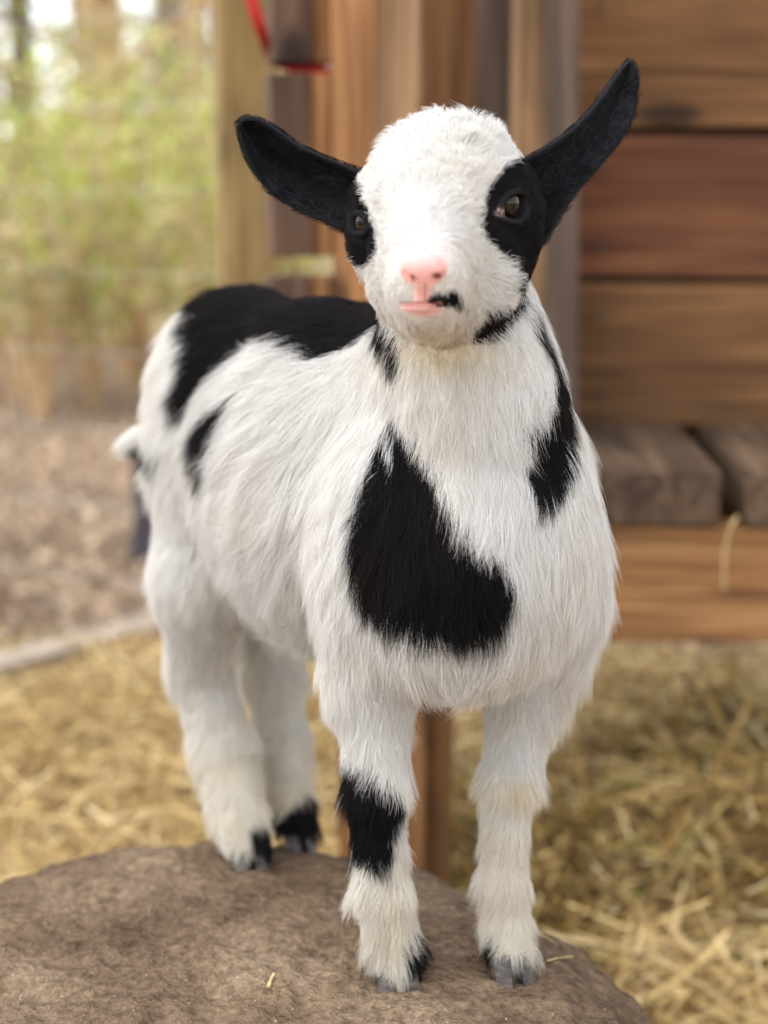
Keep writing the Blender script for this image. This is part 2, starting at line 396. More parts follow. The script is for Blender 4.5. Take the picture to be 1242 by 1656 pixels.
def loose_straw():
    r = np.random.default_rng(21); n = 26000
    x = r.uniform(-1.5, 1.3, n); y = r.uniform(.85, 2.25, n)-.1*x*.6
    z = hay_h(x, y)+r.uniform(0, .018, n)
    az = r.uniform(0, 6.28, n); el = r.normal(0, .22, n)
    d = np.stack([np.cos(az)*np.cos(el), np.sin(az)*np.cos(el), np.sin(el)], 1)
    V, F, C = ribbons(np.stack([x, y, z], 1), d, r.uniform(.05, .2, n), r.uniform(.0009, .0022, n), straw_cols(n, r), 22)
    me = mesh_np('loose_straw', V, F); vcol(me, C); o = link('loose_straw', me, M_STRAW); o['kind'] = 'stuff'; tag(o, 'loose golden straw strewn over the ground behind the boulder', 'straw')
    # coarse hay heap
    n = 9000
    x = r.uniform(.1, 1.3, n); y = r.uniform(1.34, 1.66, n); z0 = hay_h(x, y)
    z = GROUND+(z0-GROUND)*r.uniform(.1, 1.12, n)
    az = r.uniform(0, 6.28, n); el = r.normal(0, .45, n)
    d = np.stack([np.cos(az)*np.cos(el), np.sin(az)*np.cos(el)*.7, np.sin(el)], 1); d = norm_rows(d)
    V, F, C = ribbons(np.stack([x, y, z], 1), d, r.uniform(.06, .24, n), r.uniform(.0012, .0032, n), HAYC[r.choice(5, n, p=[.3, .25, .2, .15, .1])]*r.uniform(.7, 1.1, (n, 1)), 23, 4, .3)
    me = mesh_np('hay_heap', V, F); vcol(me, C); o = link('hay_heap', me, M_STRAW); o['kind'] = 'stuff'; tag(o, 'heap of coarse dry hay under the shelter deck', 'hay')
loose_straw()
def leaf_litter():
    r = np.random.default_rng(31); n = 42000
    y = 2.2+r.random(n)**1.4*6; x = r.uniform(-1.15, .35, n)*(.9+y*.45)
    z = hill(x, y)+r.uniform(.004, .03, n)
    az = r.uniform(0, 6.28, n); el = r.normal(0, .35, n)
    d = np.stack([np.cos(az)*np.cos(el), np.sin(az)*np.cos(el), np.sin(el)], 1)
    pal = np.array([srgb(176, 154, 128), srgb(156, 136, 114), srgb(192, 172, 144), srgb(140, 122, 106), srgb(166, 146, 126)])
    C = pal[r.choice(5, n)]*r.uniform(.7, 1.15, (n, 1))
    V, F, C = ribbons(np.stack([x, y, z], 1), d, r.uniform(.015, .035, n), r.uniform(.004, .009, n), C, 32, 2, .5)
    me = mesh_np('leaf_litter', V, F); vcol(me, C); o = link('leaf_litter', me, M_LITTER); o['kind'] = 'stuff'; tag(o, 'brown dry leaves covering the ground beyond the straw', 'leaves')
leaf_litter()

# ------------------------------------------------------------------ the wood beyond the fence
def leaves_mesh(P, size, C, seed):
    r = np.random.default_rng(seed); n = len(P)
    a = norm_rows(r.normal(size=(n, 3))+np.array([0, 0, .0])); b_ = norm_rows(np.cross(a, r.normal(size=(n, 3))))
    s = size*r.uniform(.6, 1.2, n)
    V = np.stack([P-a*s[:, None], P+b_*(s*.45)[:, None], P+a*s[:, None], P-b_*(s*.45)[:, None]], 1).reshape(-1, 3)
    F = np.arange(4*n).reshape(n, 4)
    return V, F, np.repeat(C, 4, 0)
def limb_mesh(segs):
    "tapered tubes: list of (A, B, ra, rb)"
    V, F = [], []
    for A, B, ra, rb in segs:
        A = np.array(A); B = np.array(B); d = unit(B-A); s = unit(np.cross(d, [.3, .9, .2])); u = np.cross(d, s); o = len(V); k = 9
        for c, rr in ((A, ra), (B, rb)):
            for j in range(k): a = 2*math.pi*j/k; V.append(c+rr*(math.cos(a)*s+math.sin(a)*u))
        F += [[o+j, o+(j+1) % k, o+k+(j+1) % k, o+k+j] for j in range(k)]
    return mesh_np('limbs', np.array(V), np.array(F), True)
BARKS = [m_flat('grey bark', srgb(138, 124, 108), .9, .35, 14), m_flat('tan bark', srgb(182, 152, 112), .9, .3, 14), m_flat('dark bark', srgb(88, 76, 66), .9, .35, 14)]
GREENS = [np.array([srgb(182, 190, 92), srgb(202, 208, 122), srgb(160, 170, 80), srgb(216, 202, 156)]), np.array([srgb(168, 172, 104), srgb(198, 186, 138), srgb(146, 152, 90), srgb(216, 196, 160)])]
def tree(name, x, y, h, r0, seed, bark, pal, label, group, n_leaf=1500, size=.05, low=.25, wide=1.0):
    r = np.random.default_rng(seed); z = float(hill(np.array(x), np.array(y)))
    root = empty(name, (x, y, z)); tag(root, label, 'tree', group)
    segs = []; p = np.array([x, y, z-.1]); nseg = 7; tips = []
    for i in range(nseg):
        q = p+np.array([r.normal(0, .04), r.normal(0, .04), 1])*(h/nseg); ra = r0*(1-i/nseg*.8); rb = r0*(1-(i+1)/nseg*.8)
        segs.append((p, q, ra, rb)); f = (i+1)/nseg
        if f > low:
            for _ in range(3):
                a = r.uniform(0, 6.28); ln = h*.22*(1.25-f)*r.uniform(.7, 1.3)*wide
                e = q+np.array([math.cos(a)*ln, math.sin(a)*ln, ln*r.uniform(.1, .7)])
                segs.append((q, e, rb*.45, rb*.1)); tips += [q*.5+e*.5, e]
        p = q
    tips.append(p); tips = np.array(tips)
    link('trunk', limb_mesh(segs), BARKS[bark], root)
    c = tips[r.choice(len(tips), n_leaf)]+r.normal(0, h*.05*wide, (n_leaf, 3)); pal = GREENS[pal]
    V, F, C = leaves_mesh(c, size, pal[r.choice(4, n_leaf)]*r.uniform(.7, 1.1, (n_leaf, 1)), seed+1)
    me = mesh_np('crown', V, F); vcol(me, C); link('crown', me, M_LEAF, root)
def shrub(x, y, h, seed, pal, label, group, n_leaf=1600):
    r = np.random.default_rng(seed); z = float(hill(np.array(x), np.array(y)))
    root = empty('shrub', (x, y, z)); tag(root, label, 'shrub', group); segs = []; tips = []
    for i in range(9):
        a = r.uniform(0, 6.28); sp = r.uniform(.1, .45)*h
        m_ = np.array([x+math.cos(a)*sp*.4, y+math.sin(a)*sp*.4, z+h*.5]); e = np.array([x+math.cos(a)*sp, y+math.sin(a)*sp, z+h*r.uniform(.75, 1.05)])
        segs += [((x, y, z-.05), m_, .012, .008), (m_, e, .008, .003)]; tips += [m_, m_*.5+e*.5, e]
    link('stems', limb_mesh(segs), BARKS[1], root); tips = np.array(tips)
    c = tips[r.choice(len(tips), n_leaf)]+r.normal(0, h*.11, (n_leaf, 3)); c[:, 2] = np.maximum(c[:, 2], z+.03); pal = GREENS[pal]
    V, F, C = leaves_mesh(c, .032, pal[r.choice(4, n_leaf)]*r.uniform(.75, 1.15, (n_leaf, 1)), seed+1)
    me = mesh_np('leaves', V, F); vcol(me, C); link('leaves', me, M_LEAF, root)
def at_px(px, D): return onD(px, 0, D)
kinds = ['grey-barked woodland tree with thin spring leaves beyond the fence', 'tan-barked slender tree with yellow-green leaves beyond the fence', 'dark-barked tree with dull green leaves beyond the fence']
spots = [(-240, 7.5, 2), (-120, 9, 0), (-30, 6.6, 1), (60, 10.5, 0), (70, 7.6, 2), (150, 12, 1), (205, 6.9, 1), (255, 9.5, 0), (330, 8.2, 1), (345, 12.5, 0), (20, 14, 2), (120, 15, 0), (300, 15, 2), (460, 9, 0), (600, 11, 1), (800, 10, 0), (-400, 10, 1), (1000, 12, 2), (-650, 8, 0), (-900, 11, 1), (-1200, 9, 2), (-1500, 12, 0), (-1900, 10, 1), (-560, 13, 2), (1400, 10, 1), (1900, 12, 0)]
for i, (px, D, kd) in enumerate(spots):
    tree('tree', at_px(px, D), D, 5.5+(i*37 % 10)*.25, .075+.012*(i % 4), 400+i*3, kd, 0 if kd == 1 else 1, kinds[kd], ['grey trees beyond the fence', 'tan trees beyond the fence', 'dark trees beyond the fence'][kd], 420, .05, .12)
sk = ['bright green shrub at the edge of the wood', 'dull olive shrub at the edge of the wood']
for i, (px, D, h, p) in enumerate([(-160, 5.2, 1.1, 0), (20, 5.0, .95, 0), (60, 4.6, .8, 1), (150, 4.8, 1.0, 0), (215, 5.4, 1.15, 0), (290, 4.7, .95, 0), (345, 5.6, 1.2, 1), (100, 6.2, 1.4, 0), (250, 6.6, 1.5, 1), (430, 5.2, 1.1, 0), (500, 5.0, 1.0, 0), (-60, 6.3, 1.5, 1), (-420, 5.6, 1.2, 0), (-700, 6.2, 1.3, 1), (-1000, 5.8, 1.1, 0), (-1400, 6.5, 1.4, 0)]):
    shrub(at_px(px, D), D, h, 700+i*5, p, sk[p], ['bright shrubs', 'olive shrubs'][p], 480)
# ------------------------------------------------------------------ boulder
GROUND = -0.33
RC = np.array([-0.12, 0.72])
def rock_z(x, y):
    dx = (x-RC[0]); dy = (y-RC[1])
    r = np.sqrt(dx*dx+dy*dy)
    th = np.arctan2(dy, dx)
    r = r/(1+.035*np.sin(2*th+.5)+.03*np.sin(3*th+2)+.015*np.sin(5*th+1))
    z = .006-.25*r**2-6*np.maximum(0, r-.205)**2-40*np.maximum(0, r-.275)**2
    return z + .003*np.sin(x*31+1)*np.sin(y*27+2) + .0015*np.sin(x*83+y*40)*np.sin(y*71-x*30)
def m_rock():
    m, t, b, out = mat_new('brown sandstone')
    tc = nd(t, 'ShaderNodeTexCoord')
    n1 = nd(t, 'ShaderNodeTexNoise', Scale=9.0, Detail=6.0, Roughness=.6); t.links.new(tc.outputs['Object'], n1.inputs['Vector'])
    n2 = nd(t, 'ShaderNodeTexNoise', Scale=170.0, Detail=4.0, Roughness=.75); t.links.new(tc.outputs['Object'], n2.inputs['Vector'])
    mp = nd(t, 'ShaderNodeMapping'); mp.inputs['Scale'].default_value = (52, 80, 60); mp.inputs['Rotation'].default_value = (0, 0, .55)
    t.links.new(tc.outputs['Object'], mp.inputs['Vector'])
    n3 = nd(t, 'ShaderNodeTexNoise', Scale=1.0, Detail=4.0, Roughness=.6, Distortion=.1); t.links.new(mp.outputs[0], n3.inputs['Vector'])
    vo = nd(t, 'ShaderNodeTexVoronoi', Scale=330.0); t.links.new(tc.outputs['Object'], vo.inputs['Vector'])
    r1 = ramp(t, [(.32, srgb(92, 75, 59)), (.5, srgb(117, 98, 79)), (.66, srgb(138, 119, 98))], n1.outputs[0])
    r2 = ramp(t, [(.3, (.36, .34, .32)), (.5, (.95, .95, .95)), (.68, (1.5, 1.46, 1.4))], n2.outputs[0])
    mx = nd(t, 'ShaderNodeMix', data_type='RGBA', blend_type='MULTIPLY'); mx.inputs['Factor'].default_value = .8
    t.links.new(r1.outputs[0], mx.inputs['A']); t.links.new(r2.outputs[0], mx.inputs['B'])
    r3 = ramp(t, [(.34, (.6, .57, .55)), (.48, (1, 1, 1)), (.7, (1.15, 1.13, 1.1))], n3.outputs[0])
    mx2 = nd(t, 'ShaderNodeMix', data_type='RGBA', blend_type='MULTIPLY'); mx2.inputs['Factor'].default_value = .75
    t.links.new(mx.outputs['Result'], mx2.inputs['A']); t.links.new(r3.outputs[0], mx2.inputs['B'])
    # pale mineral grains
    rg = ramp(t, [(0, (1, 1, 1)), (.13, (1, 1, 1)), (.2, (0, 0, 0))], vo.outputs['Distance'])
    sel = ramp(t, [(.8, (0, 0, 0)), (.86, (1, 1, 1))], vo.outputs['Color'])
    mu = nd(t, 'ShaderNodeMath', operation='MULTIPLY'); t.links.new(rg.outputs[0], mu.inputs[0]); t.links.new(sel.outputs[0], mu.inputs[1])
    mx3 = nd(t, 'ShaderNodeMix', data_type='RGBA'); t.links.new(mu.outputs[0], mx3.inputs['Factor'])
    t.links.new(mx2.outputs['Result'], mx3.inputs['A']); mx3.inputs['B'].default_value = (*srgb(205, 188, 165), 1)
    t.links.new(mx3.outputs['Result'], b.inputs['Base Color'])
    b.inputs['Roughness'].default_value = .92; b.inputs['Specular IOR Level'].default_value = .15
    ad = nd(t, 'ShaderNodeMath', operation='MULTIPLY_ADD'); t.links.new(n3.outputs[0], ad.inputs[0]); ad.inputs[1].default_value = 2.2
    t.links.new(n2.outputs[0], ad.inputs[2])
    bump(t, b, ad.outputs[0], 1.0, .006)
    return m
def build_boulder():
    n_r, n_t = 170, 400
    rr = np.linspace(0, 1, n_r)[1:]**.9*.37; th = np.linspace(0, 2*math.pi, n_t, endpoint=False)
    R, T = np.meshgrid(rr, th, indexing='ij')
    X = RC[0]+R*np.cos(T); Y = RC[1]+R*np.sin(T)
    Z = np.maximum(rock_z(X, Y), GROUND-.06)
    P = np.stack([X, Y, Z], -1).reshape(-1, 3)
    amp = np.clip((R.reshape(-1)-.02)/.1, .25, 1)
    d = np.array([mnoise.fractal(Vector(p*34), .9, 2.1, 4) for p in P])*.0038
    d += np.array([mnoise.noise(Vector(p*9+np.array([5, 1, 2]))) for p in P])*.004*amp
    P[:, 2] += d
    P[:, :2] += (P[:, :2]-RC)*(d[:, None]*2.5)
    P = np.vstack([P, [[RC[0], RC[1], rock_z(RC[0], RC[1])]]])
    F = []
    for i in range(n_r-2):
        a = i*n_t+np.arange(n_t); b_ = i*n_t+(np.arange(n_t)+1) % n_t
        F.append(np.stack([a, a+n_t, b_+n_t, b_], 1))
    F = np.vstack(F)
    c = len(P)-1; j = np.arange(n_t); 
    Fc = np.stack([np.full(n_t, c), j, (j+1) % n_t, (j+1) % n_t], 1)
    me = bpy.data.meshes.new('boulder')
    me.from_pydata(P.tolist(), [], F.tolist()+[[c, int(q), int((q+1) % n_t)] for q in j]); 
    me.polygons.foreach_set('use_smooth', np.ones(len(me.polygons), bool))
    bm = bmesh.new(); bm.from_mesh(me); bmesh.ops.recalc_face_normals(bm, faces=bm.faces)
    bm.to_mesh(me); bm.free()
    o = link('boulder', me, m_rock())
    return tag(o, 'rounded brown sandstone boulder the kid goat stands on', 'boulder')
BOULDER = build_boulder()
ROCK_BVH = BVHTree.FromPolygons([v.co.copy() for v in BOULDER.data.vertices], [tuple(p.vertices) for p in BOULDER.data.polygons])
def rock_at(x, y):
    h = ROCK_BVH.ray_cast(Vector((x, y, 1)), Vector((0, 0, -1)))
    return h[0].z if h[0] is not None else GROUND
def on_rock(px, py):
    "where the photo pixel's ray meets the boulder"
    d = w3(px, py, 1.0)-np.array([0, 0, CAM_Z])
    h = ROCK_BVH.ray_cast(Vector((0, 0, CAM_Z)), Vector(d).normalized())
    return np.array(h[0]) if h[0] is not None else w3(px, py, .85)
# ------------------------------------------------------------------ kid goat: one continuous body from blended bones
AX = unit([.6, -.8, 0]); LF = unit([.8, .6, 0]); UP = np.array([0, 0, 1.])      # forward, left, up of the trunk
PR = []                                                                          # blended shapes
def cone(A, B, ra, rb, k, region, flow, ln, lift): PR.append(dict(t='c', A=np.array(A), B=np.array(B), ra=ra, rb=rb, k=k, reg=region, flow=flow, ln=ln, lift=lift))
def ell(C, axes, rad, k, region, flow, ln, lift): PR.append(dict(t='e', A=np.array(C), M=np.array(axes), rad=np.array(rad), k=k, reg=region, flow=flow, ln=ln, lift=lift))
def carve(C, r, k): PR.append(dict(t='x', A=np.array(C), ra=r, k=k, reg='none'))
def pdist(p, P):
    if p['t'] == 'e':
        q = (P-p['A']) @ p['M'].T
        k0 = np.linalg.norm(q/p['rad'], axis=-1); k1 = np.linalg.norm(q/p['rad']**2, axis=-1)
        return k0*(k0-1)/np.maximum(k1, 1e-6)
    if p['t'] == 'x': return np.linalg.norm(P-p['A'], axis=-1)-p['ra']
    ba = p['B']-p['A']; l2 = ba @ ba
    h = np.clip(((P-p['A']) @ ba)/l2, 0, 1)
    return np.linalg.norm(P-p['A']-h[..., None]*ba, axis=-1)-(p['ra']+(p['rb']-p['ra'])*h)

hf = {k: on_rock(*v) for k, v in dict(FR=(640, 1588), FL=(822, 1570), RR=(402, 1402), RL=(482, 1374)).items()}
DOWN = np.array([0, 0, -1.]); BACK = -AX
fl_body = unit(BACK*.75+DOWN*.75); fl_back = unit(BACK*.95+DOWN*.25); fl_chest = unit(DOWN+AX*.1); fl_leg = unit(DOWN+BACK*.08)
AXES = np.stack([AX, LF, UP])
# trunk
RUMP = np.array([-.094, .985, .294]); MID = np.array([-.028, .895, .268]); CHEST = np.array([.046, .812, .275])
ell(RUMP, AXES, (.078, .064, .092), .03, 'body', fl_body, .030, .24)
ell(MID, AXES, (.125, .080, .110), .03, 'body', fl_body, .036, .22)
ell(CHEST, AXES, (.085, .064, .098), .03, 'body', fl_chest, .028, .24)
ell(MID+np.array([-.01, .012, .055]), AXES, (.135, .05, .055), .03, 'body', fl_back, .026, .18)       # loin
ell(RUMP+AX*-.02+UP*.01, AXES, (.048, .05, .065), .03, 'body', unit(DOWN+BACK*.4), .022, .24)
# neck
cone(w3(770, 850, .772), w3(762, 640, .772), rpx(128, .77), rpx(108, .77), .03, 'body', fl_chest, .022, .26)
cone(w3(762, 640, .772), w3(738, 430, .79), rpx(108, .77), rpx(98, .79), .025, 'body', fl_chest, .018, .26)
cone(w3(750, 560, .80), CHEST+UP*.05+BACK*.03, .040, .048, .03, 'body', fl_chest, .020, .24)          # crest down to the withers
# chest and shoulders
ell(w3(768, 940, .762), AXES, (.045, .062, .062), .03, 'body', fl_chest, .026, .3)
ell(w3(620, 915, .775), AXES, (.045, .034, .075), .025, 'body', unit(DOWN+BACK*.15), .024, .27)
ell(w3(870, 940, .822), AXES, (.045, .031, .068), .025, 'body', unit(DOWN), .026, .30)
# front legs
def leg(reg, pts, ks, lens, lifts):
    for (a, b), k, ln, li in zip(zip(pts[:-1], pts[1:]), ks, lens, lifts):
        cone(w3(*a[:3]), w3(*b[:3]), rpx(a[3], a[2]), rpx(b[3], b[2]), k, reg, fl_leg, ln, li)
def foot(reg, fet, key, r0, r1, ln, lift):
    h = hf[key]; A = w3(*fet)
    cone(A, h+np.array([0, .004, .016]), rpx(r0, fet[2]), rpx(r1, fet[2]), .008, reg, fl_leg, ln, lift)
leg('FR', [(604, 950, .778, 66), (600, 1090, .780, 68), (610, 1272, .758, 44), (618, 1440, .752, 40)], (.02, .016, .012), (.022, .020, .017), (.30, .34, .40))
foot('FR', (618, 1440, .752), 'FR', 40, 42, .020, .52)
leg('FL', [(885, 950, .825, 70), (858, 1095, .822, 66), (824, 1262, .788, 37), (812, 1425, .775, 33)], (.02, .016, .012), (.022, .020, .017), (.30, .34, .40))
foot('FL', (812, 1425, .775), 'FL', 33, 36, .018, .50)
# hind legs
leg('RR', [(338, 740, .975, 80), (332, 930, .962, 74), (324, 1085, .985, 46), (360, 1215, .962, 44), (390, 1335, hf['RR'][1]+.015, 38)], (.025, .02, .012, .012), (.026, .024, .018, .018), (.3, .3, .36, .4))
foot('RR', (385, 1335, hf['RR'][1]+.015), 'RR', 32, 30, .014, .42)
leg('RL', [(420, 900, 1.05, 80), (440, 1085, 1.04, 44), (456, 1200, 1.015, 37), (470, 1300, hf['RL'][1]+.02, 32)], (.025, .012, .012), (.024, .018, .018), (.3, .36, .4))
foot('RL', (466, 1300, hf['RL'][1]+.02), 'RL', 32, 30, .014, .42)
# tail, turned up
tl0 = w3(280, 700, 1.02); cone(tl0, w3(212, 718, 1.04), .017, .008, .012, 'body', unit(w3(205, 706, 1.06)-tl0), .018, .3)
cone(w3(272, 748, 1.025), w3(240, 768, 1.035), .012, .007, .008, 'body', unit(DOWN+BACK*.5), .014, .25)
# head
HF = unit(w3(684, 452, .690)-w3(716, 330, .775))                       # towards the nose
HL = unit(w3(835, 330, .75)-w3(582, 356, .765)); HL = unit(HL-HF*(HL @ HF)); HU = np.cross(HF, HL); HU = unit(HU if HU[2] > 0 else -HU)
HAX = np.stack([HF, HL, HU])
NOSE = w3(686, 436, .676)
CRAN = w3(718, 310, .772)
ell(CRAN, HAX, (.045, .0425, .0355), .012, 'head', None, .0125, .52)
ell(w3(712, 392, .770), HAX, (.040, .0415, .032), .014, 'head', None, .0100, .38)                      # cheeks
cone(w3(705, 345, .742), w3(689, 430, .696), .030, .0165, .014, 'head', None, .0085, .36)              # bridge of the nose
cone(w3(706, 420, .738), w3(688, 470, .699), .031, .0185, .012, 'head', None, .0085, .40)              # muzzle
cone(w3(712, 462, .748), w3(688, 499, .710), .026, .0130, .010, 'head', None, .0135, .50)              # jaw and chin
ell(w3(722, 452, .752), HAX, (.034, .0375, .022), .014, 'head', None, .0135, .46)                     # cheek puffs beside the mouth
ell(w3(606, 364, .784), HAX, (.028, .0145, .024), .012, 'head', None, .007, .33)
ell(w3(828, 348, .782), HAX, (.030, .016, .028), .012, 'head', None, .008, .35)                       # cheek bone under the eye
ell(w3(812, 296, .752), HAX, (.015, .008, .008), .010, 'head', None, .006, .3)                         # brow
ell(w3(612, 318, .768), HAX, (.015, .008, .008), .010, 'head', None, .006, .3)
#EYES_HERE
# nose pad, nostrils, philtrum and mouth
ell(w3(686, 432, .6825), HAX, (.0085, .0118, .0085), .006, 'head', None, .002, .3)
def nose_details():
    for px, py in ((664, 448), (707, 445)):
        c = w3(px, py, .678)
        for q in range(3):
            carve(c+HL*(.0018*(q-1))*(1 if px > 680 else -1)+HU*(.0012*(q-1))+HF*-.0005, .0022, .0015)

def field(lo, hi, res, prims):
    n = np.ceil((hi-lo)/res).astype(int)+1
    g = np.full(n, .06, np.float32)
    ax = [lo[i]+res*np.arange(n[i]) for i in range(3)]
    for p in prims:
        mg = max(p['k'], .0)+.012
        if p['t'] == 'c':
            a = np.minimum(p['A']-p['ra'], p['B']-p['rb'])-mg; b = np.maximum(p['A']+p['ra'], p['B']+p['rb'])+mg
        else:
            r = p['rad'].max() if p['t'] == 'e' else p['ra']
            a = p['A']-r-mg; b = p['A']+r+mg
        i0 = np.clip(np.floor((a-lo)/res).astype(int), 0, n); i1 = np.clip(np.ceil((b-lo)/res).astype(int)+1, 0, n)
        if (i1 <= i0).any(): continue
        sl = tuple(slice(s, e) for s, e in zip(i0, i1))
        P = np.stack(np.meshgrid(*[ax[i][sl[i]] for i in range(3)], indexing='ij'), -1).astype(np.float32)
        d = pdist(p, P).astype(np.float32); f = g[sl]; k = p['k']
        if p['t'] == 'x':
            h = np.clip(.5-.5*(f+d)/k, 0, 1); g[sl] = f*(1-h)+(-d)*h+k*h*(1-h)
        else:
            h = np.clip(.5+.5*(f-d)/k, 0, 1); g[sl] = f*(1-h)+d*h-k*h*(1-h)
    return g, ax
def surface_nets(g, lo, res, iso=0.0):
    g = g-iso; s = g < 0
    c = s[:-1, :-1, :-1].astype(np.int8)
    for dx, dy, dz in [(1,0,0),(0,1,0),(0,0,1),(1,1,0),(1,0,1),(0,1,1),(1,1,1)]:
        c = c+s[dx:dx+c.shape[0], dy:dy+c.shape[1], dz:dz+c.shape[2]]
    act = (c > 0) & (c < 8); idx = np.full(act.shape, -1, np.int64); cells = np.argwhere(act); idx[act] = np.arange(len(cells))
    acc = np.zeros((len(cells), 3)); cnt = np.zeros(len(cells))
    corners = [(i, j, k) for i in (0, 1) for j in (0, 1) for k in (0, 1)]
    for a in corners:
        for d in range(3):
            if a[d]: continue
            b = list(a); b[d] = 1
            ga = g[tuple((cells+a).T)]; gb = g[tuple((cells+b).T)]
            x = (ga < 0) != (gb < 0)
            tt = np.where(x, ga/np.where(x, ga-gb, 1), 0)
            p = np.repeat(np.array(a, float)[None], len(cells), 0); p[:, d] += tt
            acc[x] += p[x]; cnt += x
    V = lo+res*(cells+acc/cnt[:, None])
    F = []
    for d in range(3):
        u, v = (d+1) % 3, (d+2) % 3
        sa = [slice(None)]*3; sb = [slice(None)]*3; sa[d] = slice(0, -1); sb[d] = slice(1, None)
        e = s[tuple(sa)] != s[tuple(sb)]; E = np.argwhere(e)
        E = E[(E[:, u] > 0) & (E[:, v] > 0) & (E[:, u] < g.shape[u]-1) & (E[:, v] < g.shape[v]-1)]
        o = np.zeros(3, int)
        def cell(du, dv):
            q = E.copy(); q[:, u] -= du; q[:, v] -= dv; return idx[tuple(q.T)]
        q = np.stack([cell(1, 1), cell(0, 1), cell(0, 0), cell(1, 0)], 1)
        flip = ~s[tuple(E.T)]
        q[flip] = q[flip][:, ::-1]; F.append(q)
    return V, np.vstack(F)
def smooth_mesh(V, F, it, lam=.5):
    e = np.vstack([F[:, [0, 1]], F[:, [1, 2]], F[:, [2, 3]], F[:, [3, 0]]])
    for i in range(it):
        for l in (lam, -lam*1.04):
            acc = np.zeros_like(V); cnt = np.zeros(len(V))
            for a, b in ((0, 1), (1, 0)):
                for ax_ in range(3): acc[:, ax_] += np.bincount(e[:, a], V[e[:, b], ax_], len(V))
                cnt += np.bincount(e[:, a], minlength=len(V))
            V = V+l*(acc/np.maximum(cnt, 1)[:, None]-V)
    return V
# eyes sit in the finished form of the head: socket, ball and lid rims
g0, _ = field(CRAN-.12, CRAN+.12, .003, PR)
v0, f0 = surface_nets(g0, CRAN-.12, .003)
BVH0 = BVHTree.FromPolygons(v0.tolist(), f0.tolist())
def surf0(px, py):
    d = Vector(w3(px, py, 1.0))-Vector((0, 0, CAM_Z)); h = BVH0.ray_cast(Vector((0, 0, CAM_Z)), d.normalized())
    if h[0] is None: h = BVH0.find_nearest(Vector(w3(px, py, .765)))
    n = np.array(h[1]); n = n if n @ np.array(d) < 0 else -n
    return np.array(h[0]), n
EYE, EYEN = {}, {}
LIDS = {'L': [[(801,346),(808,329),(822,312),(839,307),(853,316),(858,335)], [(801,346),(815,357),(833,361),(848,355),(858,335)]],
        'R': [[(597,370),(594,354),(586,345),(576,345)], [(597,370),(590,378),(578,378)]]}
for k, (px, py) in dict(L=(832, 333), R=(583, 359)).items():
    s0, n0 = surf0(px, py)
    if k == 'R': n0 = unit(n0-HL*.15)
    EYE[k] = s0-n0*.0056; EYEN[k] = n0
    carve(s0+n0*.0008, .0090, .003)
    for ch in LIDS[k]:
        q = [surf0(*c)[0]+n0*.0003 for c in ch]
        for A_, B_ in zip(q[:-1], q[1:]): cone(A_, B_, .0014, .0014, .0014, 'head', None, .003, .2)
allp = np.array([p['A'] for p in PR]); LO = allp.min(0)-.13; HI = allp.max(0)+.13
LO[2] = min(h[2] for h in hf.values())-.01
BODY_PR = list(PR)
G, _ = field(LO, HI, .0026, BODY_PR)
BV, BF = surface_nets(G, LO, .0026)
BV = smooth_mesh(BV, BF, 4)
# ------------------------------------------------------------------ the goat as an object: body, skin patches, eyes, ears, hooves
GOAT = empty('goat', tuple(hf['FR']*.5+hf['RL']*.5))
tag(GOAT, 'white kid goat with black patches, black ears and pink nose standing on the boulder', 'goat')
B_BVH = BVHTree.FromPolygons(BV.tolist(), BF.tolist())
CAMP = Vector((0, 0, CAM_Z))
def surf(px, py):
    d = Vector(w3(px, py, 1.0))-CAMP
    h = B_BVH.ray_cast(CAMP, d.normalized())
    return np.array(h[0]) if h[0] is not None else None

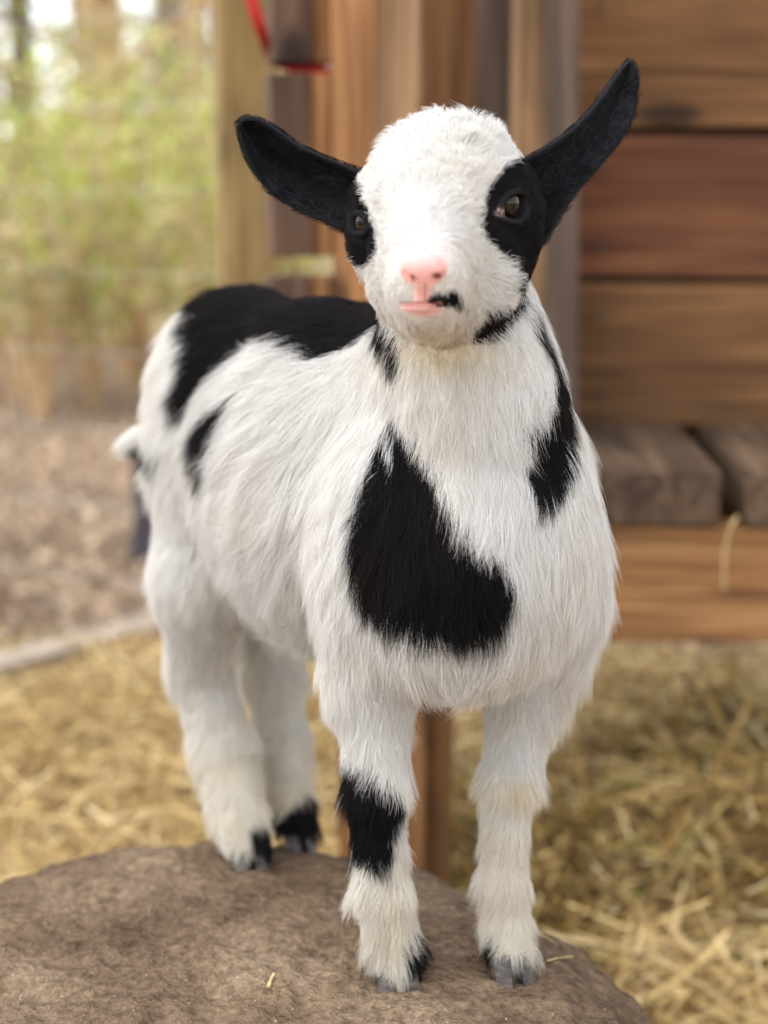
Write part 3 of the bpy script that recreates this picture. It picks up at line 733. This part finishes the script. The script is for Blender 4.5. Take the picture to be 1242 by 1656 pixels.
# --- black markings, traced where the coat shows them (pixel outlines -> places on the body)
BLACK = [
 ('body', [(640,380),(300,380),(300,505),(284,545),(292,580),(275,640),(277,690),(300,680),(312,640),(345,603),(385,566),(430,543),(462,567),(490,583),(520,577),(560,560),(605,528),(640,510)]),
 ('body', [(330,668),(362,660),(348,700),(338,745),(322,797),(311,765),(302,712)]),
 ('body FR FL', [(630,686),(612,712),(590,770),(570,830),(562,880),(564,955),(588,1003),(630,1032),(680,1045),(740,1056),(800,1052),(815,1040),(830,985),(834,948),(815,925),(780,905),(740,868),(715,830),(700,790),(668,745),(645,712)]),
 ('body FL', [(872,500),(885,545),(905,590),(925,640),(932,700),(930,765),(912,812),(887,838),(862,818),(853,772),(868,722),(888,692),(902,650),(897,600),(868,540)]),
 ('body head', [(585,470),(600,500),(618,540),(640,585),(650,606),(630,608),(616,580),(590,530)]),
 ('head', [(920,240),(862,245),(842,256),(818,270),(794,300),(779,345),(784,382),(808,405),(832,422),(843,442),(838,470),(855,492),(864,470),(870,430),(895,400),(920,360)]),
 ('head body', [(852,484),(832,499),(792,506),(764,536),(764,555),(790,558),(816,546),(832,522),(858,498)]),
 ('head', [(535,260),(576,280),(584,320),(594,346),(608,370),(608,402),(594,430),(570,430),(550,390),(535,330)]),
 ('FR', [(525,1215),(570,1250),(600,1270),(640,1292),(657,1298),(652,1340),(634,1362),(641,1395),(630,1410),(600,1418),(568,1400),(558,1340),(545,1290),(520,1250)]),
 ('FR', [(696,1508),(662,1545),(655,1600),(720,1600),(720,1530)]),
 ('FR', [(570,1545),(592,1552),(612,1585),(590,1600),(560,1570)]),
 ('RL', [(425,1330),(455,1322),(500,1292),(530,1300),(530,1400),(430,1400)]),
 ('RR', [(404,1345),(450,1340),(450,1410),(412,1410)]),
 ('FL', [(770,1530),(795,1535),(805,1570),(780,1570)]),
 ('head', [(688,494),(694,482),(706,475),(722,478),(734,470),(746,480),(749,492),(743,502),(736,496),(716,498),(700,499)]),
 ('body', [(208,724),(226,722),(250,740),(254,760),(232,756),(212,742)]),
]
WHITE_STREAK = [(622,692),(632,730),(630,770),(622,745),(616,715)]
NOSE_PX = [(645,432),(649,418),(662,410),(684,408),(706,408),(719,415),(725,430),(722,445),(708,457),(694,462),(690,490),(686,490),(681,462),(664,459),(652,449)]
PHIL_PX = [(670,455),(704,455),(700,472),(696,490),(668,490),(668,475)]
LIP_PX = [(642,489),(660,486),(690,488),(722,490),(720,500),(708,509),(686,514),(662,508),(648,498)]
LIPSPOT_PX = [(688,494),(694,480),(706,472),(722,476),(734,470),(746,480),(749,492),(743,502),(736,494),(716,496),(700,498)]
def black_mask(px, reg):
    m = np.zeros(len(px), bool)
    for regs, poly in BLACK:
        ok = np.isin(reg, regs.split())
        m[ok] |= in_poly(px[ok], poly)
    m &= ~in_poly(px, WHITE_STREAK)
    return m

# --- who owns each place of the surface (region, hair flow, hair length)
HAIRY = [p for p in PR if p['t'] != 'x']
REGN = np.array([p['reg'] for p in HAIRY])
WHORL = w3(689, 402, .690)
def coat_at(P):
    D = np.stack([pdist(p, P) for p in HAIRY], 1)
    Wt = np.exp(-np.maximum(D-D.min(1, keepdims=True), 0)/.007); Wt /= Wt.sum(1, keepdims=True)
    reg = REGN[D.argmin(1)]
    hd = norm_rows(P-WHORL)
    flow = np.zeros((len(P), 3))
    for i, p in enumerate(HAIRY):
        f = hd if p['flow'] is None else np.repeat(p['flow'][None], len(P), 0)
        flow += Wt[:, i:i+1]*f
    ln = Wt @ np.array([p['ln'] for p in HAIRY]); li = Wt @ np.array([p['lift'] for p in HAIRY])
    return reg, flow, ln, li

BT = np.vstack([BF[:, [0, 1, 2]], BF[:, [0, 2, 3]]])
def vert_normals(V, T):
    fn = np.cross(V[T[:, 1]]-V[T[:, 0]], V[T[:, 2]]-V[T[:, 0]]); N = np.zeros_like(V)
    for i in range(3):
        for a in range(3): N[:, a] += np.bincount(T[:, i], fn[:, a], len(V))
    return norm_rows(N), np.linalg.norm(fn, axis=1)/2
BN, BA = vert_normals(BV, BT)
# visibility of each vertex from the camera; hidden places take the colour of the nearest seen place of their region
vreg, _, _, _ = coat_at(BV)
vis = np.zeros(len(BV), bool)
tocam = np.array(CAMP)-BV; dist = np.linalg.norm(tocam, axis=1); tocam /= dist[:, None]
facing = (BN*tocam).sum(1) > .03
for i in np.nonzero(facing)[0]:
    h = B_BVH.ray_cast(Vector(BV[i]+tocam[i]*.004), Vector(tocam[i]), 2.0)
    vis[i] = h[0] is None
cposn = BV.copy()
for r in np.unique(vreg):
    vi = np.nonzero((vreg == r) & vis)[0]; hi_ = np.nonzero((vreg == r) & ~vis)[0]
    if len(vi) == 0: continue
    kd = KDTree(len(vi))
    for j, q in enumerate(vi): kd.insert(BV[q], j)
    kd.balance()
    for q in hi_: cposn[q] = BV[vi[kd.find(BV[q])[1]]]

def coat_colour(P, px, reg, seed):
    n = len(P); r = np.random.default_rng(seed)
    blk = black_mask(px, reg)
    base = np.array([.80, .788, .757])
    C = np.repeat(base[None], n, 0)
    # cream stain on belly, legs and throat; throat and leg tint also paints shade
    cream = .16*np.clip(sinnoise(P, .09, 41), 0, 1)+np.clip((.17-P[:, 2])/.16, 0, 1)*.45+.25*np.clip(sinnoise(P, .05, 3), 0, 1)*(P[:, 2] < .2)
    thr = np.exp(-(((px[:, 0]-725)/95)**2+((px[:, 1]-580)/40)**2)); cream = np.maximum(cream, thr*.9*np.isin(reg, ['body', 'head']))
    pas = np.exp(-(((px[:, 0]-835)/50)**2+((px[:, 1]-1290)/30)**2))*(reg == 'FL'); cream = np.maximum(cream, pas*.9)
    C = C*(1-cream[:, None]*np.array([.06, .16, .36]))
    pk_ = np.exp(-(((px[:, 0]-686)/34)**2+((px[:, 1]-408)/26)**2))*(reg == 'head'); C = C*(1-pk_[:, None]*np.array([.10, .20, .20]))
    C *= (1-.16*r.random(n)**2)[:, None]
    bt = np.clip(.35+.5*sinnoise(P[blk], .05, 12), 0, 1)[:, None]
    C[blk] = (np.array([[.0056, .0056, .0068]])*(1-bt)+np.array([[.0100, .0066, .0056]])*bt)*r.uniform(.4, 2.2, (blk.sum(), 1))
    return C, blk

# --- body mesh
me = mesh_np('body', BV, BF, True)
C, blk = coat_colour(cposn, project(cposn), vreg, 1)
C = C*.92
pxv = project(BV); pk = vis & (vreg == 'head') & (in_poly(pxv, NOSE_PX) | in_poly(pxv, LIP_PX) | in_poly(pxv, PHIL_PX))
C[pk] = srgb(226, 160, 152)
vcol(me, C)
def m_attr(name, rough, spec=.3, sss=0):
    m, t, b, out = mat_new(name)
    a = nd(t, 'ShaderNodeAttribute', attribute_name='col'); t.links.new(a.outputs['Color'], b.inputs['Base Color'])
    b.inputs['Roughness'].default_value = rough; b.inputs['Specular IOR Level'].default_value = spec
    if sss: b.inputs['Subsurface Weight'].default_value = sss; b.inputs['Subsurface Radius'].default_value = (.004, .0015, .001); b.inputs['Subsurface Scale'].default_value = .5
    return m, t, b
M_HIDE = m_attr('goat hide', .9, .1)[0]
M_SKIN, tS, bS = m_attr('pink nose skin', .38, .45, .25)
vS = nd(tS, 'ShaderNodeTexVoronoi', Scale=1400.0); tcS = nd(tS, 'ShaderNodeTexCoord'); tS.links.new(tcS.outputs['Object'], vS.inputs['Vector']); bump(tS, bS, vS.outputs['Distance'], .25, .0006)
M_LID = m_attr('dark eyelid skin', .75, .06)[0]
BODY = link('body', me, M_HIDE, GOAT)

# --- fine skin patches cut from the same form at a finer grain
nose_details()
def mouth_groove(pts, r, k=.0012):
    pts = np.array(pts, float)
    for i in range(len(pts)-1):
        for s in np.linspace(0, 1, 7)[:-1]:
            q = surf(*(pts[i]*(1-s)+pts[i+1]*s))
            if q is not None: carve(q, r, k)
mouth_groove([(642,492),(655,493),(672,494),(690,493),(706,492),(722,492),(738,490),(750,482)], .0014)
mouth_groove([(687,462),(688,476),(688,492)], .0006, .001)
FINE_PR = list(PR)
def patch(name, lo, hi, res, iso, polys, mat, colf, parent):
    g, _ = field(lo, hi, res, FINE_PR)
    V, F = surface_nets(g, lo, res, iso)
    V = smooth_mesh(V, F, 2)
    c = V[F].mean(1); px = project(c); keep = np.zeros(len(F), bool)
    for p in polys: keep |= in_poly(px, p)
    fn = np.cross(V[F[:, 1]]-V[F[:, 0]], V[F[:, 2]]-V[F[:, 0]]); keep &= ((np.array(CAMP)-c)*fn).sum(1) > 0
    F = F[keep]; u, inv = np.unique(F, return_inverse=True); F = inv.reshape(F.shape); V = V[u]
    m_ = mesh_np(name, V, F, True); vcol(m_, colf(project(V), V))
    return link(name, m_, mat, parent)
def blob(px, x, y, sx, sy): return np.exp(-((px[:, 0]-x)/sx)**2-((px[:, 1]-y)/sy)**2)
def mixc(C, c, f): return C*(1-f[:, None])+np.array(c)*f[:, None]
def line_d(px, pts):
    d = np.full(len(px), 1e9); pts = np.array(pts, float)
    for a, b in zip(pts[:-1], pts[1:]):
        ba = b-a; h = np.clip(((px-a) @ ba)/(ba @ ba), 0, 1); d = np.minimum(d, np.linalg.norm(px-a-h[:, None]*ba, axis=1))
    return d
MOUTH_LINE = [(646,490),(660,493),(690,494),(715,492),(736,490),(748,482)]
def skin_col(px, V):
    C = np.repeat(np.array([srgb(218, 162, 154)]), len(px), 0)
    C = C*(1+.06*sinnoise(V, .006, 5))[:, None]
    C = mixc(C, srgb(226, 176, 168), .4*blob(px, 690, 425, 22, 9))
    for x, y in ((662, 449), (708, 446)): C = mixc(C, srgb(110, 38, 36), np.clip(1.5*blob(px, x, y, 9, 5), 0, 1))
    C = mixc(C, srgb(150, 80, 80), .8*np.clip(1-line_d(px, [(687,458),(688,492)])/2.2, 0, 1))
    C = mixc(C, srgb(190, 146, 141), .9*(px[:, 1] > 488))
    C = mixc(C, srgb(110, 52, 52), .85*np.clip(1.4-line_d(px, MOUTH_LINE)/3, 0, 1))
    ed = np.minimum(line_d(px, NOSE_PX[:10]+NOSE_PX[12:]+NOSE_PX[:1]), 99)*(px[:, 1] < 462)+99*(px[:, 1] >= 462)
    C = mixc(C, srgb(232, 204, 194), .5*np.clip(1-ed/4, 0, 1))
    el_ = line_d(px, LIP_PX[4:]+LIP_PX[:1]); C = mixc(C, srgb(226, 204, 194), .7*np.clip(1-el_/5, 0, 1)*(px[:, 1] > 495))
    C = mixc(C, srgb(238, 218, 208), .6*np.clip((np.abs(px[:, 0]-686)-8)/8, 0, 1)*((px[:, 1] > 462) & (px[:, 1] < 488)))
    dk = in_poly(px, LIPSPOT_PX).astype(float); C = mixc(C, (.012, .012, .014), dk*.95)
    gr = blob(px, 715, 478, 20, 14); C = mixc(C, srgb(150, 145, 145), np.clip(gr*1.1, 0, .8)*(1-dk))
    return C
m_lo = w3(630, 530, .715)-.006; m_hi = w3(770, 400, .715)+.006; m_lo[1] = .66; m_hi[1] = .74
patch('nose', m_lo, m_hi, .0008, .0005, [NOSE_PX, PHIL_PX], M_SKIN, skin_col, GOAT)
patch('lips', m_lo, m_hi, .0008, .00065, [LIP_PX], M_SKIN, skin_col, GOAT)

# --- eyes
def m_eye():
    m, t, b = m_attr('dark brown eye', .04, .28); return m
M_EYE = m_eye()
LID_PX = {'L': [(793,348),(800,335),(807,321),(821,308),(839,303),(855,312),(861,331),(856,351),(842,363),(823,363),(803,358)],
          'R': [(560,345),(570,338),(586,340),(597,350),(600,370),(590,382),(574,382),(560,370)]}
EYE_OPEN = {'L': [(807,343),(813,327),(825,314),(840,310),(851,319),(854,335),(847,351),(833,356),(817,353)], 'R': [(556,350),(570,347),(584,348),(593,358),(593,370),(584,376),(568,376),(556,368)]}
def build_eye(k, look):
    r = .0074; look = unit(look); hz = unit(np.cross(look, UP)); vt = np.cross(hz, look)
    n = 48; V = []; 
    for i in range(n+1):
        for j in range(n):
            a = math.pi*i/n; b_ = 2*math.pi*j/n
            q = np.array([math.cos(a), math.sin(a)*math.cos(b_), math.sin(a)*math.sin(b_)])
            bulge = 1+.07*max(0, q[0]-.55)
            V.append(q*r*bulge)
    V = np.array(V); F = np.array([[i*n+j, i*n+(j+1) % n, (i+1)*n+(j+1) % n, (i+1)*n+j] for i in range(n) for j in range(n)])
    loc = V/r
    C = np.repeat(np.array([srgb(42, 30, 22)]), len(V), 0)
    rad = np.hypot(loc[:, 1], loc[:, 2]); ang = np.arctan2(loc[:, 2], loc[:, 1])
    C *= (1+.3*np.sin(ang*23)*(rad > .2))[:, None]
    C[rad > .74] = srgb(22, 16, 14); C[rad > .93] = srgb(60, 50, 46)
    C[(np.abs(loc[:, 2]) < .24) & (np.abs(loc[:, 1]) < .5)] = (.002, .002, .002)
    Wd = EYE[k]+V[:, :1]*look+V[:, 1:2]*hz+V[:, 2:3]*vt
    m_ = mesh_np('eye', Wd, F, True); vcol(m_, C)
    return link('eye', m_, M_EYE, GOAT)
build_eye('L', EYEN['L']+HF*.15); build_eye('R', EYEN['R'])
def lid_col(k):
    def f(px, V):
        C = np.repeat(np.array([[.008, .008, .009]]), len(px), 0)
        d = line_d(px, EYE_OPEN[k]+EYE_OPEN[k][:1])
        C = mixc(C, srgb(44, 38, 37), np.clip(1-d/3, 0, 1)*(.5 if k == 'L' else .15))
        if k == 'L':
            g = np.clip(blob(px, 809, 343, 8, 6)*1.2, 0, 1)*np.clip(.5+.7*sinnoise(V, .0025, 9), 0, 1)
            C = mixc(C, srgb(176, 150, 146), g)
        return C
    return f
for k in 'LR':
    c = EYE[k]; patch('eyelid', c-.022, c+.022, .0007, .0005, [LID_PX[k]], M_LID, lid_col(k), GOAT)

# --- ears: cupped leaves with two faces
def build_ear(upper, lower, depths, cup, label):
    n, mth = 28, 14
    def samp(pts, s):
        pts = np.array(pts, float); L = np.r_[0, np.cumsum(np.linalg.norm(np.diff(pts, axis=0), axis=1))]; L /= L[-1]
        return np.array([np.interp(s, L, pts[:, 0]), np.interp(s, L, pts[:, 1])])
    V = []
    for i in range(n+1):
        s = i/n; D = np.interp(s, np.linspace(0, 1, len(depths)), depths)
        U = w3(*samp(upper, s), D); Lw = w3(*samp(lower, s), D+.004*math.sin(math.pi*s))
        wd = np.linalg.norm(U-Lw)
        for j in range(mth+1):
            v = j/mth
            q = U*(1-v)+Lw*v
            q = q+np.array([0, 1, .15])*wd*cup*(math.sin(math.pi*v)**.8)
            q = q+np.array([0, 1, 0])*.0015*math.sin(v*9+s*5)*math.sin(math.pi*v)
            V.append(q)
    V = np.array(V); k = mth+1
    F = np.array([[i*k+j, i*k+j+1, (i+1)*k+j+1, (i+1)*k+j] for i in range(n) for j in range(mth)])
    m_ = mesh_np('ear', V, F, True)
    vcol(m_, np.repeat(np.array([[.012, .012, .014]]), len(V), 0))
    o = link('ear', m_, M_HIDE, GOAT); o['label'] = label
    md = o.modifiers.new('thick', 'SOLIDIFY'); md.thickness = .0028; md.offset = 0
    md = o.modifiers.new('sub', 'SUBSURF'); md.levels = md.render_levels = 1
    return o, V, F
EARS = [build_ear([(598,282),(560,268),(520,252),(480,233),(447,208),(420,192),(400,188),(389,194),(386,203)],
                  [(600,395),(560,378),(520,358),(480,340),(440,316),(412,282),(395,248),(387,218),(386,203)], (.775, .785, .79, .792, .79), .38, 'black ear held out to the side'),
        build_ear([(838,262),(870,246),(900,228),(930,205),(960,172),(985,138),(1004,110),(1013,100),(1020,97)],
                  [(852,420),(880,398),(905,352),(938,305),(972,268),(1004,232),(1026,190),(1033,140),(1032,115),(1020,97)], (.79, .80, .82, .845, .86), .36, 'black ear raised and turned back')]

# --- hooves: two claws to each foot
def m_hoof():
    m, t, b, out = mat_new('dark hoof horn')
    tc = nd(t, 'ShaderNodeTexCoord'); mp = nd(t, 'ShaderNodeMapping'); mp.inputs['Scale'].default_value = (90, 90, 420); t.links.new(tc.outputs['Object'], mp.inputs['Vector'])
    n = nd(t, 'ShaderNodeTexNoise', Scale=1.0, Detail=4.0); t.links.new(mp.outputs[0], n.inputs['Vector'])
    r = ramp(t, [(.35, srgb(26, 22, 19)), (.55, srgb(58, 48, 40)), (.75, srgb(112, 92, 74))], n.outputs[0]); t.links.new(r.outputs[0], b.inputs['Base Color'])
    b.inputs['Roughness'].default_value = .38; bump(t, b, n.outputs[0], .3, .001); return m
M_HOOF = m_hoof()
def claw(center, fwd, side, sgn, ln, wd, ht):
    "one claw: flat sole, steep toe wall, straight inner face"
    side = side*sgn; V = []
    prof = [(-.55, .12), (-.5, .5), (-.2, .9), (.15, 1.0), (.42, .85), (.56, .45), (.60, .08)]        # sole outline: along, outward
    rings = [(0, 1.0, 0.0), (.08, 1.02, 0.0), (.5, .9, -.08), (1.0, .72, -.2)]
    for hz_, sc, sh in rings:
        for a, o_ in prof: V.append(center+fwd*(a*sc+sh)*ln+side*(o_*sc*wd+.0006)+UP*hz_*ht)
        for a, o_ in prof[::-1]: V.append(center+fwd*(a*sc*.97+sh)*ln+side*(.04*wd+.0006)+UP*hz_*ht)
    k = 2*len(prof); nr = len(rings)
    F = [[r*k+j, r*k+(j+1) % k, (r+1)*k+(j+1) % k, (r+1)*k+j] for r in range(nr-1) for j in range(k)]
    F.append(list(range(k))[::-1]); F.append([(nr-1)*k+j for j in range(k)])
    m_ = bpy.data.meshes.new('hoof'); m_.from_pydata([tuple(v) for v in V], [], F)
    bm = bmesh.new(); bm.from_mesh(m_); bmesh.ops.remove_doubles(bm, verts=bm.verts, dist=.0002); bmesh.ops.recalc_face_normals(bm, faces=bm.faces); bm.to_mesh(m_); bm.free()
    m_.polygons.foreach_set('use_smooth', np.ones(len(m_.polygons), bool))
    o = link('hoof', m_, M_HOOF, GOAT)
    md = o.modifiers.new('bev', 'BEVEL'); md.width = .0012; md.segments = 2; md.limit_method = 'ANGLE'
    return o
FW = {'FR': unit([.12, -1, 0]), 'FL': unit([.25, -1, 0]), 'RR': unit([.3, -1, 0]), 'RL': unit([.45, -1, 0])}
for k, h in hf.items():
    f = FW[k]; s = np.cross(f, UP)
    sc = .92 if k[0] == 'R' else 1.0
    for sg in (1, -1):
        ff = unit(f+s*sg*.10); c = h+f*.003
        z = rock_at(c[0]+s[0]*sg*.007, c[1]+s[1]*sg*.007)
        claw(np.array([c[0], c[1], z-.0012])+s*sg*.0005, ff, s, sg, .027*sc, .0125*sc, .017*sc)

# ------------------------------------------------------------------ fur: hair strands grown from the body
def m_fur():
    m, t, b, out = mat_new('goat fur')
    a = nd(t, 'ShaderNodeAttribute', attribute_name='col'); t.links.new(a.outputs['Color'], b.inputs['Base Color'])
    b.inputs['Roughness'].default_value = .6; b.inputs['Specular IOR Level'].default_value = .14
    tr = nd(t, 'ShaderNodeBsdfTranslucent'); t.links.new(a.outputs['Color'], tr.inputs['Color'])
    mx = nd(t, 'ShaderNodeMixShader'); mx.inputs[0].default_value = .36
    t.links.new(b.outputs[0], mx.inputs[1]); t.links.new(tr.outputs[0], mx.inputs[2]); t.links.new(mx.outputs[0], out.inputs['Surface'])
    return m
M_FUR = m_fur()
def hair_object(name, PTS, RAD, C, parent):
    n, k = PTS.shape[:2]
    hc = bpy.data.hair_curves.new(name); hc.add_curves([k]*n)
    hc.position_data.foreach_set('vector', PTS.astype(np.float32).ravel()) if hasattr(hc, 'position_data') else hc.points.foreach_set('position', PTS.astype(np.float32).ravel())
    at = hc.attributes.get('radius') or hc.attributes.new('radius', 'FLOAT', 'POINT'); at.data.foreach_set('value', RAD.astype(np.float32).ravel())
    ca = hc.attributes.new('col', 'FLOAT_COLOR', 'CURVE'); C4 = np.ones((n, 4), np.float32); C4[:, :3] = C; ca.data.foreach_set('color', C4.ravel())
    o = bpy.data.objects.new(name, hc); COL.objects.link(o); hc.materials.append(M_FUR)
    o.parent = parent; o.matrix_parent_inverse = world_inv(parent)
    return o
def strands(P, N, flow, ln, lift, seed, clump=.55, clump_every=22, wave=.08, npt=6, spread=.12):
    r = np.random.default_rng(seed); n = len(P)
    T = flow-N*(flow*N).sum(1, keepdims=True); T = norm_rows(T+1e-6)
    Bn = np.cross(N, T)
    a = .30*sinnoise(P, .045, seed+1)+.16*sinnoise(P, .014, seed+2)+r.normal(0, spread, n)      # comb direction wanders
    T2 = T*np.cos(a)[:, None]+Bn*np.sin(a)[:, None]
    li = lift*(1+.40*sinnoise(P, .018, seed+3))+r.normal(0, .07, n); li = np.clip(li, .06, 1.2)
    L = ln*(1+.25*sinnoise(P, .022, seed+4))*r.uniform(.7, 1.15, n)
    d0 = T2*np.cos(li)[:, None]+N*np.sin(li)[:, None]
    bend = -N*(np.sin(li)*.38)[:, None]+DOWN*.10+Bn*r.normal(0, .10, n)[:, None]
    t = np.linspace(0, 1, npt)
    ph = 3.0*sinnoise(P, .02, seed+5)
    wv = wave*np.sin(t[None, :]*4.2+ph[:, None])*t[None, :]
    pts = P[:, None]+L[:, None, None]*(t[None, :, None]*d0[:, None]+(t**2)[None, :, None]*bend[:, None]+wv[..., None]*Bn[:, None])
    # locks: strands lean to the nearest guide towards their tips
    if clump > 0:
        g = r.choice(n, max(n//clump_every, 1), replace=False); kd = KDTree(len(g))
        for j, q in enumerate(g): kd.insert(P[q], j)
        kd.balance()
        own = np.fromiter((g[kd.find(p)[1]] for p in P), int, n)
        cs = clump*r.uniform(.5, 1.15, n)*np.clip(1+.5*sinnoise(P, .03, seed+6), .3, 1.4)
        wt = (cs[:, None]*(t**1.4)[None]).clip(0, .95)
        guide = pts[own]
        pts = pts+(guide-pts)*wt[..., None]
    return pts
def roots(n, V, T, A, weight, seed):
    r = np.random.default_rng(seed); p = A*weight; p = p/p.sum()
    f = r.choice(len(T), n, p=p); u = np.sqrt(r.random(n)); v = r.random(n)
    b = np.stack([1-u, u*(1-v), u*v], 1)
    return f, b
cpx = project(BV[BT].mean(1)); treg = vreg[BT[:, 0]]; tvis = vis[BT].all(1)
dens = np.where(np.isin(treg, ['head']), 3.4, np.where(treg == 'body', 1.0, 1.7))
dens = dens*np.where(tvis, 1.0, .55)
bare = np.zeros(len(BT), bool)
def shrink(poly, f):
    q = np.array(poly, float); c = q.mean(0); return c+(q-c)*f
for poly in (shrink(NOSE_PX[:11]+NOSE_PX[12:], .9), shrink(PHIL_PX, np.array([.28, 1])), shrink(LIP_PX, np.array([.93, .72])), LID_PX['L'], EYE_OPEN['R']): bare |= in_poly(cpx, poly) & tvis & (treg == 'head')
dens[bare] = 0
low = BV[BT].mean(1)[:, 2] < np.array([rock_z(*q[:2]) for q in BV[BT].mean(1)])+.012; dens[low] = 0
def grow(n, seed, lscale, lsc_lift, clump, every, rad, head):
    f, b = roots(n, BV, BT, BA, dens*((treg == 'head') == head), seed)
    tri = BT[f]; P = (BV[tri]*b[..., None]).sum(1); N = norm_rows((BN[tri]*b[..., None]).sum(1))
    reg, flow, ln, li = coat_at(P)
    # the muzzle's hair is shortest round the bare skin
    ppx = project(P); hd = reg == 'head'
    near = np.minimum(line_d(ppx, NOSE_PX+NOSE_PX[:1]), line_d(ppx, LIP_PX+LIP_PX[:1]))
    ln = np.where(hd & (P[:, 1] < .74), ln*np.clip(.24+near/50, .24, 1), ln)
    crown = hd & (ppx[:, 1] < 255) & (P[:, 1] < .85)
    ln = np.where(crown, ln*(1+.45*np.clip((255-ppx[:, 1])/50, 0, 1)), ln); li = np.where(crown, li*1.15, li)
    for k in 'LR':
        near = np.linalg.norm(P-EYE[k], axis=1); ln = np.where(hd, ln*np.clip((near-.006)/.012, .25, 1), ln)
    pts = strands(P, N, flow, ln*lscale, li*lsc_lift, seed, clump, every)
    # keep strands out of the stone
    zz = rock_z(pts[..., 0], pts[..., 1])+.0012; lowm = (pts[..., 1] < 1.05) & (pts[..., 2] < zz); pts[..., 2] = np.where(lowm, zz, pts[..., 2])
    mv = pts[:, 3]-P
    v = tri[np.arange(n), b.argmax(1)]; allv = vis[tri].all(1)
    cp = np.where(allv[:, None], P, cposn[v])
    pc = project(cp+mv*.85)
    jit = np.random.default_rng(seed+50).normal(0, 3.0, pc.shape)
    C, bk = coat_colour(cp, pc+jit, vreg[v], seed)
    k = pts.shape[1]; tt = np.linspace(0, 1, k)
    R = rad*np.random.default_rng(seed+9).uniform(.75, 1.2, n)[:, None]*(1-.85*tt[None]**1.6)
    R *= np.where(hd, .95, 1)[:, None]
    return pts, R, C
parts_f = [grow(125000, 101, .62, 1.15, .35, 14, .00012, False), grow(130000, 202, 1.0, 1.0, .46, 34, .0001, False),
           grow(42000, 303, .6, 1.1, .3, 14, .00012, True), grow(50000, 404, 1.05, 1.0, .6, 32, .000105, True)]
fur = hair_object('fur', np.vstack([p[0] for p in parts_f]), np.vstack([p[1] for p in parts_f]), np.vstack([p[2] for p in parts_f]), GOAT)
fur['kind'] = 'stuff'
for o, V, F in EARS:
    T = np.vstack([F[:, [0, 1, 2]], F[:, [0, 2, 3]]]); N, A = vert_normals(V, T)
    PT = []
    for sg, sd in ((1, 31), (-1, 32)):
        f, b = roots(5000, V, T, A, 1.0, sd)
        P = (V[T[f]]*b[..., None]).sum(1); n_ = norm_rows((N[T[f]]*b[..., None]).sum(1))*sg
        tipd = unit(V[-8]-V[7]); fl = np.repeat(tipd[None], len(P), 0)
        PT.append(strands(P+n_*.0014, n_, fl, np.full(len(P), .0042), np.full(len(P), .18), sd, .2, 12, .05))
    PT = np.vstack(PT); R = .00011*(1-.8*np.linspace(0, 1, PT.shape[1])[None])*np.ones((len(PT), 1))
    C = np.array([.006, .0058, .0066])*np.where(RNG.random((len(PT), 1)) < .06, 7, RNG.uniform(.5, 1.8, (len(PT), 1)))
    ef = hair_object('fur', PT, R, C, o); ef['kind'] = 'stuff'
# ------------------------------------------------------------------ single stalks of straw
M_STALK = m_flat('single straw stalk', srgb(196, 172, 120), .5, .2, 200)
def stalk(pts, r0, label):
    cu = np.array(pts); n = 12; t = np.linspace(0, 1, n); L = np.r_[0, np.cumsum(np.linalg.norm(np.diff(cu, axis=0), axis=1))]; L /= L[-1]
    P = np.stack([np.interp(t, L, cu[:, i]) for i in range(3)], 1); V = []; k = 6
    for i in range(n):
        d = unit(P[min(i+1, n-1)]-P[max(i-1, 0)]); s = unit(np.cross(d, [.2, .3, .93])); u = np.cross(d, s)
        rr = r0*(1-.5*t[i])*(1.25 if i in (4, 8) else 1)
        V += [P[i]+rr*(math.cos(a)*s+math.sin(a)*u*.6) for a in [2*math.pi*j/k for j in range(k)]]
    F = [[i*k+j, i*k+(j+1) % k, (i+1)*k+(j+1) % k, (i+1)*k+j] for i in range(n-1) for j in range(k)]
    tag(link('straw_stalk', mesh_np('straw_stalk', np.array(V), np.array(F), True), M_STALK), label, 'straw')
def lie(pxs): return [on_rock(*p)+np.array([0, 0, .0011]) for p in pxs]
stalk(lie([(884, 1557), (900, 1552), (928, 1549)]), .0008, 'short straw stalk on the boulder beside the goat\'s front hoof')
stalk(lie([(434, 1600), (438, 1588), (443, 1577)]), .0013, 'tiny yellow straw scrap on the boulder face')
stalk(lie([(870, 1512), (886, 1520), (902, 1531)]), .0007, 'thin brown straw stalk at the edge of the boulder')
q = w3(1178, 842, 1.44); stalk([q+np.array([.02, .03, -.004]), q+np.array([.008, -.002, .005]), q+np.array([0, -.009, -.004]), w3(1172, 890, 1.432), w3(1170, 955, 1.43)], .0019, 'bent straw stalk hanging from the gap between deck boards')
